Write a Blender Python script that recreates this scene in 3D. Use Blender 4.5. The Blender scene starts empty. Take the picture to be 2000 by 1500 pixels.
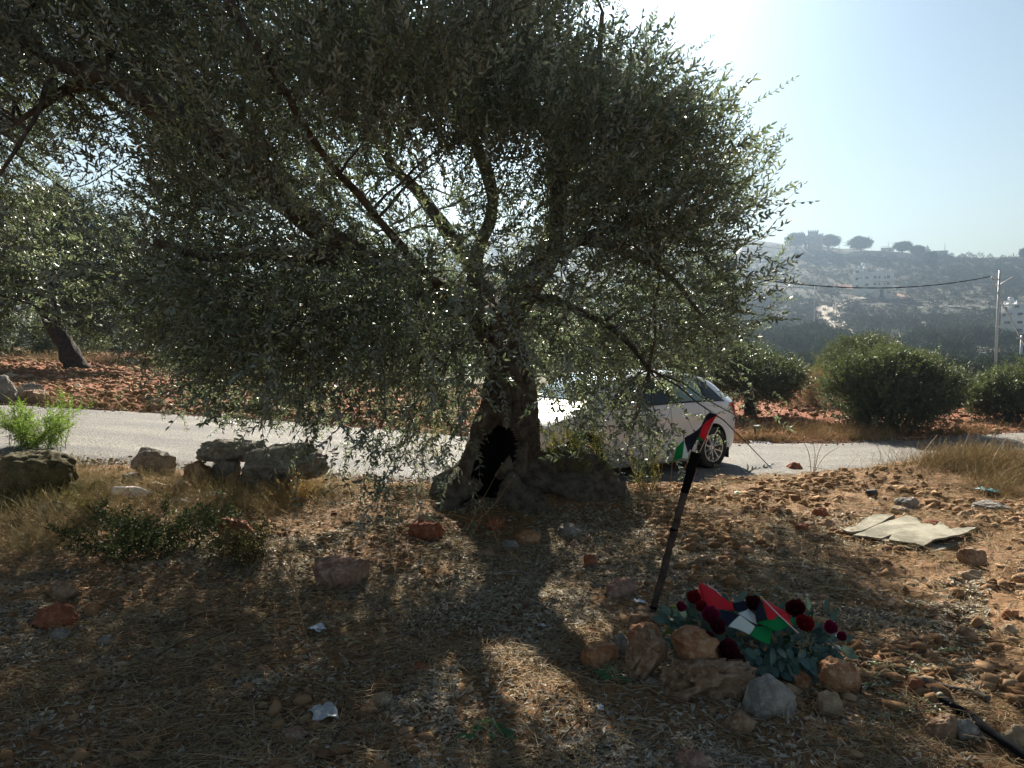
import bpy, bmesh, math, random
import numpy as np
from mathutils import Vector, Matrix
PI=math.pi; R=math.radians
rng=np.random.default_rng(7); random.seed(7)
S=bpy.context.scene; COL=S.collection
# ---------------------------------------------------------------- camera, sky, sun, exposure
F=1540.0; PITCH=math.atan(110/F); CAMZ=1.6
cam=bpy.data.cameras.new('camera'); co=bpy.data.objects.new('camera',cam); COL.objects.link(co)
cam.sensor_width=36; cam.lens=36*F/2000; cam.clip_end=4000; cam.clip_start=.05
co.location=(0,0,CAMZ); co.rotation_euler=(PI/2-PITCH,0,0); S.camera=co
SUN_EL=31.8; SUN_AZ=-2.0      # azimuth from +Y, + = right
w=bpy.data.worlds.new('World'); S.world=w; w.use_nodes=True
nt=w.node_tree; sky=nt.nodes.new('ShaderNodeTexSky'); sky.sky_type='NISHITA'; sky.sun_disc=False
sky.sun_elevation=R(SUN_EL); sky.sun_rotation=R(SUN_AZ); sky.dust_density=0.0; sky.air_density=1.0; sky.ozone_density=.6
tint=nt.nodes.new('ShaderNodeMixRGB'); tint.blend_type='MULTIPLY'; tint.inputs[0].default_value=1; tint.inputs[2].default_value=(.90,.78,.64,1)   # thin dusty air: less blue
nt.links.new(sky.outputs[0],tint.inputs[1]); nt.links.new(tint.outputs[0],nt.nodes['Background'].inputs[0]); nt.nodes['Background'].inputs[1].default_value=0.05
sl=bpy.data.lights.new('sun','SUN'); sl.energy=5.0; sl.angle=R(.55); sl.color=(1,.91,.77)
so=bpy.data.objects.new('sun',sl); COL.objects.link(so)
sd=Vector((math.sin(R(SUN_AZ))*math.cos(R(SUN_EL)),math.cos(R(SUN_AZ))*math.cos(R(SUN_EL)),math.sin(R(SUN_EL))))
so.rotation_euler=sd.to_track_quat('Z','Y').to_euler()
S.view_settings.view_transform='Standard'; S.view_settings.look='None'; S.view_settings.exposure=1.68; S.view_settings.gamma=1
S.cycles.max_bounces=8; S.cycles.diffuse_bounces=6; S.cycles.transparent_max_bounces=8; S.cycles.volume_bounces=0

# ---------------------------------------------------------------- helpers
def ray(u,v):
    a=(u-1000)/F; b=(750-v)/F
    c,s=math.cos(PITCH),math.sin(PITCH)
    return np.array([a, c+b*s, b*c-s])
def P(u,v,d):                       # point seen at pixel (u,v), d metres ahead
    r=ray(u,v); return np.array([0,0,CAMZ])+r*(d/r[1])
def _h(ix,iy,iz,seed):
    n=(ix*374761393+iy*668265263+iz*1274126177+seed*974634777)&0xffffffff
    n=((n^(n>>13))*1274126177)&0xffffffff
    return ((n^(n>>16))&0xffff)/65535.0
def vn(p,seed=0):
    p=np.asarray(p,float); i=np.floor(p).astype(np.int64); f=p-i; f=f*f*(3-2*f)
    x,y,z=i[...,0],i[...,1],i[...,2]; r=0
    for dx in (0,1):
        for dy in (0,1):
            for dz in (0,1):
                r=r+_h(x+dx,y+dy,z+dz,seed)*(f[...,0] if dx else 1-f[...,0])*(f[...,1] if dy else 1-f[...,1])*(f[...,2] if dz else 1-f[...,2])
    return r*2-1
def fbm(p,o=4,seed=0,g=.5):
    p=np.asarray(p,float); r=0;a=1
    for k in range(o): r=r+a*vn(p*(2**k),seed+k*17); a*=g
    return r
def fb2(x,y,s,o=4,seed=0,g=.5):
    x=np.asarray(x,float);y=np.asarray(y,float)
    return fbm(np.stack([x*s,y*s,np.zeros_like(x*s+y*s)+.5],-1),o,seed,g)
def sm(a,b,x): t=np.clip((np.asarray(x,float)-a)/(b-a),0,1); return t*t*(3-2*t)

class MB:
    def __init__(s): s.v=[];s.f=[];s.n=0;s.m=[];s.r=[]
    def add(s,v,f,m=0,rnd=None):
        v=np.asarray(v,float).reshape(-1,3); 
        if not isinstance(f,list): f=[np.asarray(f)]
        for a in f:
            a=np.asarray(a,np.int64); 
            if a.ndim==1: a=a[None]
            s.f.append(a+s.n); s.m.append(np.full(len(a),m,np.int32) if np.isscalar(m) else np.asarray(m,np.int32))
            s.r.append(np.full(len(a),rng.random()) if rnd is None else (np.full(len(a),rnd) if np.isscalar(rnd) else rnd))
        s.v.append(v); s.n+=len(v)
    def box(s,c,d,m=0,rz=0):
        c=np.array(c,float);d=np.array(d,float)/2
        v=np.array([[x,y,z] for z in(-1,1) for y in(-1,1) for x in(-1,1)])*d
        q=np.cos(rz),np.sin(rz); v=np.stack([v[:,0]*q[0]-v[:,1]*q[1],v[:,0]*q[1]+v[:,1]*q[0],v[:,2]],1)+c
        s.add(v,np.array([[0,2,3,1],[4,5,7,6],[0,1,5,4],[2,6,7,3],[0,4,6,2],[1,3,7,5]]),m)
    def tube(s,pts,rad,n=8,m=0,cap=True,rf=None):
        pts=np.asarray(pts,float); k=len(pts); rad=np.broadcast_to(np.asarray(rad,float),(k,))
        t=np.gradient(pts,axis=0); t/=np.linalg.norm(t,axis=1)[:,None]+1e-9
        up=np.array([0,0,1.]) if abs(t[0][2])<.9 else np.array([1.,0,0])
        a=np.cross(t[0],up); a/=np.linalg.norm(a); A=[]
        for i in range(k):
            a=a-t[i]*a.dot(t[i]); a/=np.linalg.norm(a)+1e-9; A.append(a.copy())
        A=np.array(A); B=np.cross(t,A); th=np.arange(n)*2*PI/n
        off=np.cos(th)[None,:,None]*A[:,None]+np.sin(th)[None,:,None]*B[:,None]
        rr=rad[:,None]*np.ones(n)
        v=pts[:,None]+off*rr[...,None]
        if rf is not None: v=rf(v,pts,off,rr)
        i=np.arange(k-1)[:,None]*n; j=np.arange(n)[None]; j2=(j+1)%n
        q=np.stack([i+j,i+j2,i+n+j2,i+n+j],-1).reshape(-1,4)
        fs=[q]
        vv=v.reshape(-1,3)
        if cap:
            vv=np.vstack([vv,pts[0],pts[-1]]); c0=k*n
            jj=np.arange(n); j3=(jj+1)%n
            fs.append(np.stack([np.full(n,c0),j3,jj],1)); fs.append(np.stack([np.full(n,c0+1),(k-1)*n+jj,(k-1)*n+j3],1))
        s.add(vv,fs,m)
    def lathe(s,prof,n=24,m=0,M=None):
        prof=np.array(prof,float); k=len(prof); th=np.arange(n)*2*PI/n
        v=np.stack([prof[:,0][:,None]*np.cos(th),prof[:,0][:,None]*np.sin(th),prof[:,1][:,None]*np.ones(n)],-1).reshape(-1,3)
        i=np.arange(k-1)[:,None]*n; j=np.arange(n)[None]; j2=(j+1)%n
        q=np.stack([i+j,i+j2,i+n+j2,i+n+j],-1).reshape(-1,4)
        if M is not None: v=xf(M,v)
        s.add(v,q,m)
    def build(s,name,mats,parent=None,smooth=True):
        me=bpy.data.meshes.new(name); v=np.concatenate(s.v) if s.v else np.zeros((0,3))
        me.vertices.add(len(v)); me.vertices.foreach_set('co',v.astype(np.float32).ravel())
        tot=np.concatenate([np.full(len(a),a.shape[1]) for a in s.f]); idx=np.concatenate([a.ravel() for a in s.f])
        me.loops.add(len(idx)); me.loops.foreach_set('vertex_index',idx.astype(np.int32))
        me.polygons.add(len(tot)); st=np.concatenate([[0],np.cumsum(tot)[:-1]])
        me.polygons.foreach_set('loop_start',st.astype(np.int32)); me.polygons.foreach_set('loop_total',tot.astype(np.int32))
        me.polygons.foreach_set('material_index',np.concatenate(s.m).astype(np.int32))
        me.update(calc_edges=True); me.validate()
        if len(me.polygons)==len(tot):
            at=me.attributes.new('rnd','FLOAT','FACE'); at.data.foreach_set('value',np.concatenate(s.r).astype(np.float32))
        if smooth: me.polygons.foreach_set('use_smooth',np.ones(len(me.polygons),bool))
        for m in (mats if isinstance(mats,(list,tuple)) else [mats]): me.materials.append(m)
        o=bpy.data.objects.new(name,me); COL.objects.link(o)
        if parent: o.parent=parent
        return o
def xf(M,v): M=np.array(M); return v@M[:3,:3].T+M[:3,3]
def tag(o,label=None,cat=None,group=None,kind=None):
    if label:o['label']=label
    if cat:o['category']=cat
    if group:o['group']=group
    if kind:o['kind']=kind
    return o
def empty(name,loc,rz=0):
    o=bpy.data.objects.new(name,None); COL.objects.link(o); o.location=loc; o.rotation_euler=(0,0,rz); o.empty_display_size=.1; return o
def copy_tree(o,parent=None):
    c=o.copy(); COL.objects.link(c); c.parent=parent
    for ch in list(o.children): copy_tree(ch,c)
    return c
def mat(name,col,rough=.8,spec=.3,var=0,bump=0,bscale=20,col2=None,scale=5,metal=0,rndcol=None,trans=0,coat=0,lo=.4,hi=.6,obj=True,attr_hi=1.0,coord=None):
    m=bpy.data.materials.new(name); m.use_nodes=True; t=m.node_tree; b=t.nodes['Principled BSDF']; L=t.links.new
    b.inputs['Roughness'].default_value=rough; b.inputs['Specular IOR Level'].default_value=spec; b.inputs['Metallic'].default_value=metal
    b.inputs['Coat Weight'].default_value=coat
    b.inputs['Base Color'].default_value=(*col,1); tc=t.nodes.new('ShaderNodeTexCoord'); cs=tc.outputs[coord or 'Object']
    src=None
    if col2 is not None:
        n=t.nodes.new('ShaderNodeTexNoise'); n.inputs['Scale'].default_value=scale; n.inputs['Detail'].default_value=6; n.inputs['Roughness'].default_value=.6
        L(cs,n.inputs['Vector']); r=t.nodes.new('ShaderNodeValToRGB')
        r.color_ramp.elements[0].position=lo; r.color_ramp.elements[1].position=hi
        r.color_ramp.elements[0].color=(*col,1); r.color_ramp.elements[1].color=(*col2,1)
        L(n.outputs['Fac'],r.inputs['Fac']); src=r.outputs['Color']
    if rndcol is not None:       # list of colours picked by the per-face random value
        at=t.nodes.new('ShaderNodeAttribute'); at.attribute_name='rnd'; r=t.nodes.new('ShaderNodeValToRGB')
        el=r.color_ramp.elements; k=len(rndcol)
        while len(el)<k: el.new(.5)
        for i,c in enumerate(rndcol): el[i].position=i/max(1,k-1); el[i].color=(*c,1)
        L(at.outputs['Fac'],r.inputs['Fac']); src=r.outputs['Color']
    if src is not None: L(src,b.inputs['Base Color'])
    if bump:
        n2=t.nodes.new('ShaderNodeTexNoise'); n2.inputs['Scale'].default_value=bscale; n2.inputs['Detail'].default_value=8; L(cs,n2.inputs['Vector'])
        bp=t.nodes.new('ShaderNodeBump'); bp.inputs['Strength'].default_value=min(1,bump); bp.inputs['Distance'].default_value=1.0/bscale*.5
        L(n2.outputs['Fac'],bp.inputs['Height']); L(bp.outputs['Normal'],b.inputs['Normal'])
    if trans:
        tr=t.nodes.new('ShaderNodeBsdfTranslucent'); tr.inputs['Color'].default_value=(col[0]*1.6,col[1]*1.9,col[2]*1.2,1)
        if src is not None:
            ml=t.nodes.new('ShaderNodeMixRGB'); ml.blend_type='MULTIPLY'; ml.inputs[0].default_value=1; ml.inputs[2].default_value=(2.3,2.3,1.7,1); L(src,ml.inputs[1]); L(ml.outputs[0],tr.inputs['Color'])
        mx=t.nodes.new('ShaderNodeMixShader'); mx.inputs[0].default_value=trans
        L(b.outputs[0],mx.inputs[1]); L(tr.outputs[0],mx.inputs[2]); L(mx.outputs[0],t.nodes['Material Output'].inputs['Surface'])
    return m

# ---------------------------------------------------------------- terrain
RX=[-60,-12,-9,-4,0,3,6,10,20,60]; RN=[7,8.2,8.4,8.9,9.35,9.6,10.0,12.0,18,45]; RFAR=[12,13,13.1,13.3,13.6,13.8,13.95,15.5,21.5,49]
RZX=[-60,-12,-8,-4,0,3,10,30]; RZ=[1.6,.45,.3,.03,-.33,-.44,-.46,-.8]
roadn=lambda x: np.interp(x,RX,RN); roadf=lambda x: np.interp(x,RX,RFAR); roadz=lambda x: np.interp(x,RZX,RZ)
RIDU=[-2500,-900,0,300,600,750,900,1000,1300,1450,1520,1600,1700,1850,2000,2300,2800,4500]
RIDV=[560,600,592,572,520,492,462,452,444,468,478,484,492,500,508,516,560,610]
def ground(x,y,noise=True):
    x=np.asarray(x,float); y=np.asarray(y,float)
    base=np.zeros(np.broadcast(x,y).shape)+0*x+0*y
    # foreground: gentle bank
    fg=base+(.16*np.exp(-(((x-.55)/.75)**2+((y-6.75)/.55)**2))+.06)*np.exp(-(((x+.0)/1.5)**2+((y-6.9)/.9)**2))+.03*fb2(x,y,.35,2,3)
    fg=fg+.16*sm(2.6,5.0,x)*np.exp(-((y-8.6)/1.0)**2)+.10*sm(-1.5,-3.,x)*np.exp(-((y-7.4)/.8)**2)
    rn=roadn(x); rz=roadz(x)
    edge=rn-np.where(x>2.2,.75,np.where(x<-1.5,.55,1.2)) 
    k=sm(edge-.5,rn-.05,y)
    z=fg*(1-k)+(rz-.03)*k
    # beyond the road
    rf=roadf(x)
    fz=np.where(x<0,rz+.05,rz)+sm(-2,-10,x)*0
    fz=fz+ .10*sm(rf+.1,rf+1.5,y)*sm(1,-1,x)
    far=sm(rf+.02,rf+.35,y)
    z=z*(1-far)+fz*far
    # hill side (profile set in metres by distance, ridge differs by direction)
    d=np.maximum(y,1.0); u=1000+F*x/np.maximum(d,1e-3); u=np.clip(u,-2500,4500)
    rid=np.interp(u,RIDU,RIDV)
    left=sm(900,300,u)
    d0=np.where(True,20+12*left,0)
    v0=775-60*left*1.0
    s=np.interp(d,[20,35,60,100,150,200,300,400,520,900,3000],[-.12,-.07,0,.12,.26,.40,.68,1,.93,.5,-.2])
    vv=(748-30*left)+(rid-(748-30*left))*s
    hz=1.6-(vv-640)*d/F
    kk=sm(19+11*left,36+14*left,d)
    z=z*(1-kk)+hz*kk
    if noise:
        rr=np.hypot(x,y)
        onroad=sm(rn-.25,rn+.1,y)*sm(rf+.25,rf-.05,y)
        a=(1-onroad)*sm(60,25,rr)
        rough=.35+.65*sm(.5,2.5,x)
        z=z+a*(.032*fb2(x,y,2.2,3,11)+rough*.026*fb2(x,y,8,4,12)+.010*fb2(x,y,28,2,13))
        fl=(1-onroad)*sm(rf,rf+1,y)*sm(60,30,rr); z=z+fl*.05*np.abs(fb2(x,y,4,3,14))
        hl=sm(45,120,rr); z=z+hl*(1.1*fb2(x,y,.03,3,20)+.35*fb2(x,y,.12,3,21))
    return z
_hd=np.concatenate([np.arange(1.6,14,.01),np.arange(14,40,.05),np.arange(40,460,.5)])
def hit(u,v,noise=False):
    r=ray(u,v); r=r/r[1]; x=r[0]*_hd; z=CAMZ+r[2]*_hd
    g=ground(x,_hd,noise); k=np.argmax(z<=g) if (z<=g).any() else len(_hd)-1
    return np.array([x[k],_hd[k],g[k]])
def gz(x,y): return float(ground(np.array([x]),np.array([y]))[0])
def gnd(u,v):
    p=hit(u,v,True); return p

def ground_material():
    m=bpy.data.materials.new('soil'); m.use_nodes=True; t=m.node_tree; b=t.nodes['Principled BSDF']; L=t.links.new; N=t.nodes.new
    tc=N('ShaderNodeTexCoord'); sx=N('ShaderNodeSeparateXYZ'); L(tc.outputs['Object'],sx.inputs[0])
    def noise(s,det=6,rough=.6):
        n=N('ShaderNodeTexNoise'); n.inputs['Scale'].default_value=s; n.inputs['Detail'].default_value=det; n.inputs['Roughness'].default_value=rough; L(tc.outputs['Object'],n.inputs['Vector']); return n.outputs['Fac']
    def ramp(f,stops):
        r=N('ShaderNodeValToRGB'); e=r.color_ramp.elements
        while len(e)<len(stops): e.new(.5)
        for i,(p,c) in enumerate(stops): e[i].position=p; e[i].color=(*c,1)
        L(f,r.inputs['Fac']); return r.outputs['Color']
    def mix(f,a,b_):
        x=N('ShaderNodeMixRGB'); 
        if isinstance(f,float): x.inputs[0].default_value=f
        else: L(f,x.inputs[0])
        L(a,x.inputs[1]); L(b_,x.inputs[2]); return x.outputs[0]
    def rng_(f,a,b_):
        x=N('ShaderNodeMapRange'); x.interpolation_type='SMOOTHSTEP'; L(f,x.inputs[0]); x.inputs[1].default_value=a; x.inputs[2].default_value=b_; return x.outputs[0]
    fine=ramp(noise(26,8),[(.25,(.095,.048,.023)),(.5,(.19,.103,.05)),(.75,(.32,.205,.115))])
    big=ramp(noise(1.3,5),[(.3,(.13,.066,.03)),(.55,(.25,.148,.073)),(.75,(.36,.245,.135))])
    near=mix(.5,fine,big)
    red=ramp(noise(9,8),[(.25,(.13,.042,.02)),(.55,(.25,.088,.042)),(.78,(.38,.19,.11))])
    near=mix(rng_(sx.outputs['Y'],12.2,13.6),near,red)
    hill=ramp(noise(.10,10,.7),[(.3,(.022,.03,.018)),(.48,(.045,.05,.03)),(.60,(.07,.065,.048)),(.78,(.14,.13,.105))])
    wv=N('ShaderNodeTexNoise'); mp=N('ShaderNodeMapping'); mp.inputs['Scale'].default_value=(.015,.03,.9); L(tc.outputs['Object'],mp.inputs[0]); L(mp.outputs[0],wv.inputs['Vector']); wv.inputs['Scale'].default_value=1; wv.inputs['Detail'].default_value=5
    terr=ramp(wv.outputs['Fac'],[(.5,(0,0,0)),(.56,(.5,.5,.5)),(.62,(0,0,0))])
    stone=ramp(noise(.6,4),[(.3,(.10,.09,.075)),(.7,(.20,.185,.155))])
    hill=mix(terr,hill,stone)
    valley=ramp(noise(.3,6),[(.3,(.05,.065,.03)),(.55,(.12,.10,.05)),(.75,(.24,.13,.07))])
    hill=mix(rng_(sx.outputs['Y'],90,170),valley,hill)
    c=mix(rng_(sx.outputs['Y'],26,48),near,hill); L(c,b.inputs['Base Color'])
    b.inputs['Roughness'].default_value=.95; b.inputs['Specular IOR Level'].default_value=.15
    bp=N('ShaderNodeBump'); bp.inputs['Strength'].default_value=.8; bp.inputs['Distance'].default_value=.012; L(noise(45,8,.7),bp.inputs['Height']); L(bp.outputs[0],b.inputs['Normal'])
    return m
SOIL=ground_material()
def build_ground():
    rs=np.concatenate([[.05,.6,1.2],np.geomspace(1.7,60,560),np.geomspace(60.6,900,180)])
    az=np.concatenate([np.arange(-180,-44,4.),np.arange(-44,44,.14),np.arange(44,180.1,4.)])
    A,Rr=np.meshgrid(np.radians(az),rs); X=np.sin(A)*Rr; Y=np.cos(A)*Rr
    Z=ground(X,Y); 
    back=sm(0,-3,Y); Z=Z*(1-back)
    nr,na=X.shape; v=np.stack([X,Y,Z],-1).reshape(-1,3)
    i=np.arange(nr-1)[:,None]*na; j=np.arange(na-1)[None]
    q=np.stack([i+j,i+j+1,i+na+j+1,i+na+j],-1).reshape(-1,4)[:,::-1]
    mb=MB(); mb.add(v,q); return tag(mb.build('ground',SOIL),kind='structure')
build_ground()
# road
def build_road():
    m=mat('road_chipseal',(.045,.044,.043),.85,.2,col2=(.23,.222,.21),scale=42,bump=1,bscale=45,lo=.36,hi=.64)
    t_=m.node_tree; b_=t_.nodes['Principled BSDF']; src=b_.inputs['Base Color'].links[0].from_socket
    tc=t_.nodes.new('ShaderNodeTexCoord'); mp=t_.nodes.new('ShaderNodeMapping'); mp.inputs['Scale'].default_value=(.35,1.6,1); t_.links.new(tc.outputs['Object'],mp.inputs[0])
    n=t_.nodes.new('ShaderNodeTexNoise'); n.inputs['Scale'].default_value=1.1; n.inputs['Detail'].default_value=7; n.inputs['Roughness'].default_value=.65; t_.links.new(mp.outputs[0],n.inputs['Vector'])
    r=t_.nodes.new('ShaderNodeValToRGB'); r.color_ramp.elements[0].position=.35; r.color_ramp.elements[1].position=.68; r.color_ramp.elements[0].color=(.62,.62,.64,1); r.color_ramp.elements[1].color=(1.35,1.28,1.15,1); t_.links.new(n.outputs['Fac'],r.inputs[0])
    x=t_.nodes.new('ShaderNodeMixRGB'); x.blend_type='MULTIPLY'; x.inputs[0].default_value=1; t_.links.new(src,x.inputs[1]); t_.links.new(r.outputs[0],x.inputs[2]); t_.links.new(x.outputs[0],b_.inputs['Base Color'])
    xs=np.arange(-40,40,.05); ts=np.linspace(0,1,24)
    X,T=np.meshgrid(xs,ts,indexing='ij'); wob=(.16*fb2(X,T*0,.7,3,5)+.05*fb2(X,T*0,6,3,15))*(1-T)+(.10*fb2(X,T*0+9,.8,3,6)+.05*fb2(X,T*0,6,3,16))*T
    Y=roadn(X)+(roadf(X)-roadn(X))*T+wob
    Z=roadz(X)+.012+.0+.02*np.sin(PI*T)+.008*fb2(X,Y,1.5,2,8)
    Z=np.where((T==0)|(T==1),Z-.06,Z)
    nx,nt_=X.shape; i=np.arange(nx-1)[:,None]*nt_; j=np.arange(nt_-1)[None]
    mb=MB(); mb.add(np.stack([X,Y,Z],-1),np.stack([i+j,i+nt_+j,i+nt_+j+1,i+j+1],-1).reshape(-1,4))
    tag(mb.build('road',m),kind='structure')
build_road()
# gravel shoulder where the car stands
# ---------------------------------------------------------------- foliage
def leaf_quads(L,W,fold=.18,curl=.1):
    # lanceolate leaf along +Y, normal +Z; 6 vertices, two quads
    v=np.array([[0,0,0],[-W/2,L*.30,fold*W],[-W*.40,L*.68,fold*W-curl*L*.3],[0,L,-curl*L],[W*.40,L*.68,fold*W-curl*L*.3],[W/2,L*.30,fold*W]])
    return v,np.array([[0,3,2,1],[0,5,4,3]])
def rotm(z,x=0,y=0): 
    return np.array(Matrix.Rotation(z,3,'Z')@Matrix.Rotation(x,3,'X')@Matrix.Rotation(y,3,'Y'))
def sprig_template(seed,length=.27,pairs=8,L=.056,W=.0135,droop=.12,spread=.75,opp=True,stem=True):
    r=np.random.default_rng(seed); V=[];Q=[];n=0;kind=[]
    ts=np.linspace(0,1,5); bend=r.uniform(-.06,.06); path=np.stack([bend*ts**2*length*4*.25,ts*length,-droop*length*ts**2],1)
    if stem:
        mb=MB(); mb.tube(path,np.linspace(.0022,.0009,5),3,cap=False)
        v=np.concatenate(mb.v); q=mb.f[0]; V.append(v);Q.append(q);n+=len(v);kind+= [1]*len(q)
    for i in range(pairs):
        if r.random()<.10: continue
        t=.10+.88*i/(pairs-.5); p=np.array([np.interp(t,ts,path[:,k]) for k in range(3)])
        roll=r.uniform(-.5,.5)+ (PI/2 if (i%2 and opp) else 0)
        for sd in (-1,1):
            l=L*r.uniform(.75,1.15)*(1-.25*t) ; lv,lq=leaf_quads(l,W*r.uniform(.8,1.2),r.uniform(.05,.3),r.uniform(-.2,.5))
            M=rotm(sd*spread*r.uniform(.35,1.45),r.uniform(-.5,.5),r.uniform(-.9,.9)); lv=lv@M.T
            Mr=np.array(Matrix.Rotation(roll*.6,3,'Y')); lv=lv@Mr.T+p
            V.append(lv);Q.append(lq+n);n+=6;kind+=[0,0]
    lv,lq=leaf_quads(L*.8,W*.8); V.append(lv+path[-1]);Q.append(lq+n);kind+=[0,0]
    return np.concatenate(V),np.concatenate(Q),np.array(kind)
def frames(dirs,r):
    y=dirs/np.linalg.norm(dirs,axis=1)[:,None]; a=r.normal(size=y.shape); x=np.cross(y,a); x/=np.linalg.norm(x,axis=1)[:,None]; z=np.cross(x,y)
    return np.stack([x,y,z],2)
def scatter(mb,temps,pos,dirs,scale,r,jit=.25):
    pos=np.asarray(pos); fr=frames(np.asarray(dirs,float),r); which=r.integers(0,len(temps),len(pos)); scale=np.broadcast_to(scale,(len(pos),))
    for k,(V,Q,K) in enumerate(temps):
        I=np.where(which==k)[0]
        if len(I)==0: continue
        v=np.einsum('nij,vj->nvi',fr[I],V)*scale[I][:,None,None]+pos[I][:,None]
        q=Q[None]+(np.arange(len(I))*len(V))[:,None,None]
        base=r.random(len(I))[:,None]*(1-jit)+jit*r.random((len(I),len(Q)))
        kk=np.broadcast_to(K[None],base.shape)
        mb.add(v.reshape(-1,3),q.reshape(-1,4),m=kk.reshape(-1),rnd=base.reshape(-1))
def olive_leaf_mat(name,cols,under,trans=.30,rough=.42,spec=.5):
    m=mat(name,cols[0],rough,spec,rndcol=cols,trans=trans); t=m.node_tree; b=t.nodes['Principled BSDF']
    src=b.inputs['Base Color'].links[0].from_socket; g=t.nodes.new('ShaderNodeNewGeometry'); mx=t.nodes.new('ShaderNodeMixRGB'); mx.inputs[2].default_value=(*under,1)
    t.links.new(g.outputs['Backfacing'],mx.inputs[0]); t.links.new(src,mx.inputs[1]); t.links.new(mx.outputs[0],b.inputs['Base Color']); return m
OLIVE=olive_leaf_mat('olive_leaf',[(.055,.082,.054),(.082,.110,.072),(.11,.138,.09),(.16,.17,.10)],(.27,.31,.28))
OLIVE_FAR=olive_leaf_mat('olive_leaf_far',[(.036,.052,.024),(.06,.078,.035),(.09,.105,.05)],(.12,.135,.09),.2,.55,.3)
TWIG=mat('twig',(.10,.085,.06),.8,.2)
def bark_mat(name,c1,c2,scale=14):
    m=mat(name,c1,.92,.15,col2=c2,scale=scale,lo=.35,hi=.65); t=m.node_tree; b=t.nodes['Principled BSDF']
    tc=t.nodes.new('ShaderNodeTexCoord'); mp=t.nodes.new('ShaderNodeMapping'); mp.inputs['Scale'].default_value=(26,26,6); t.links.new(tc.outputs['Object'],mp.inputs[0])
    n=t.nodes.new('ShaderNodeTexNoise'); n.inputs['Scale'].default_value=1.6; n.inputs['Detail'].default_value=9; n.inputs['Roughness'].default_value=.7; t.links.new(mp.outputs[0],n.inputs['Vector'])
    bp=t.nodes.new('ShaderNodeBump'); bp.inputs['Strength'].default_value=1; bp.inputs['Distance'].default_value=.03; t.links.new(n.outputs['Fac'],bp.inputs['Height']); t.links.new(bp.outputs[0],b.inputs['Normal']); return m
BARKD=bark_mat('dark_olive_bark',(.028,.023,.019),(.075,.062,.05)); OLIVE_DARK=olive_leaf_mat('olive_leaf_dark',[(.022,.036,.022),(.036,.052,.03),(.055,.07,.04)],(.08,.10,.075),.10,.6,.2)
BARK=bark_mat('olive_bark',(.065,.053,.043),(.19,.165,.135)); BLACKWOOD=mat('black_wood',(.006,.006,.0065),.95,.05)

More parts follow.
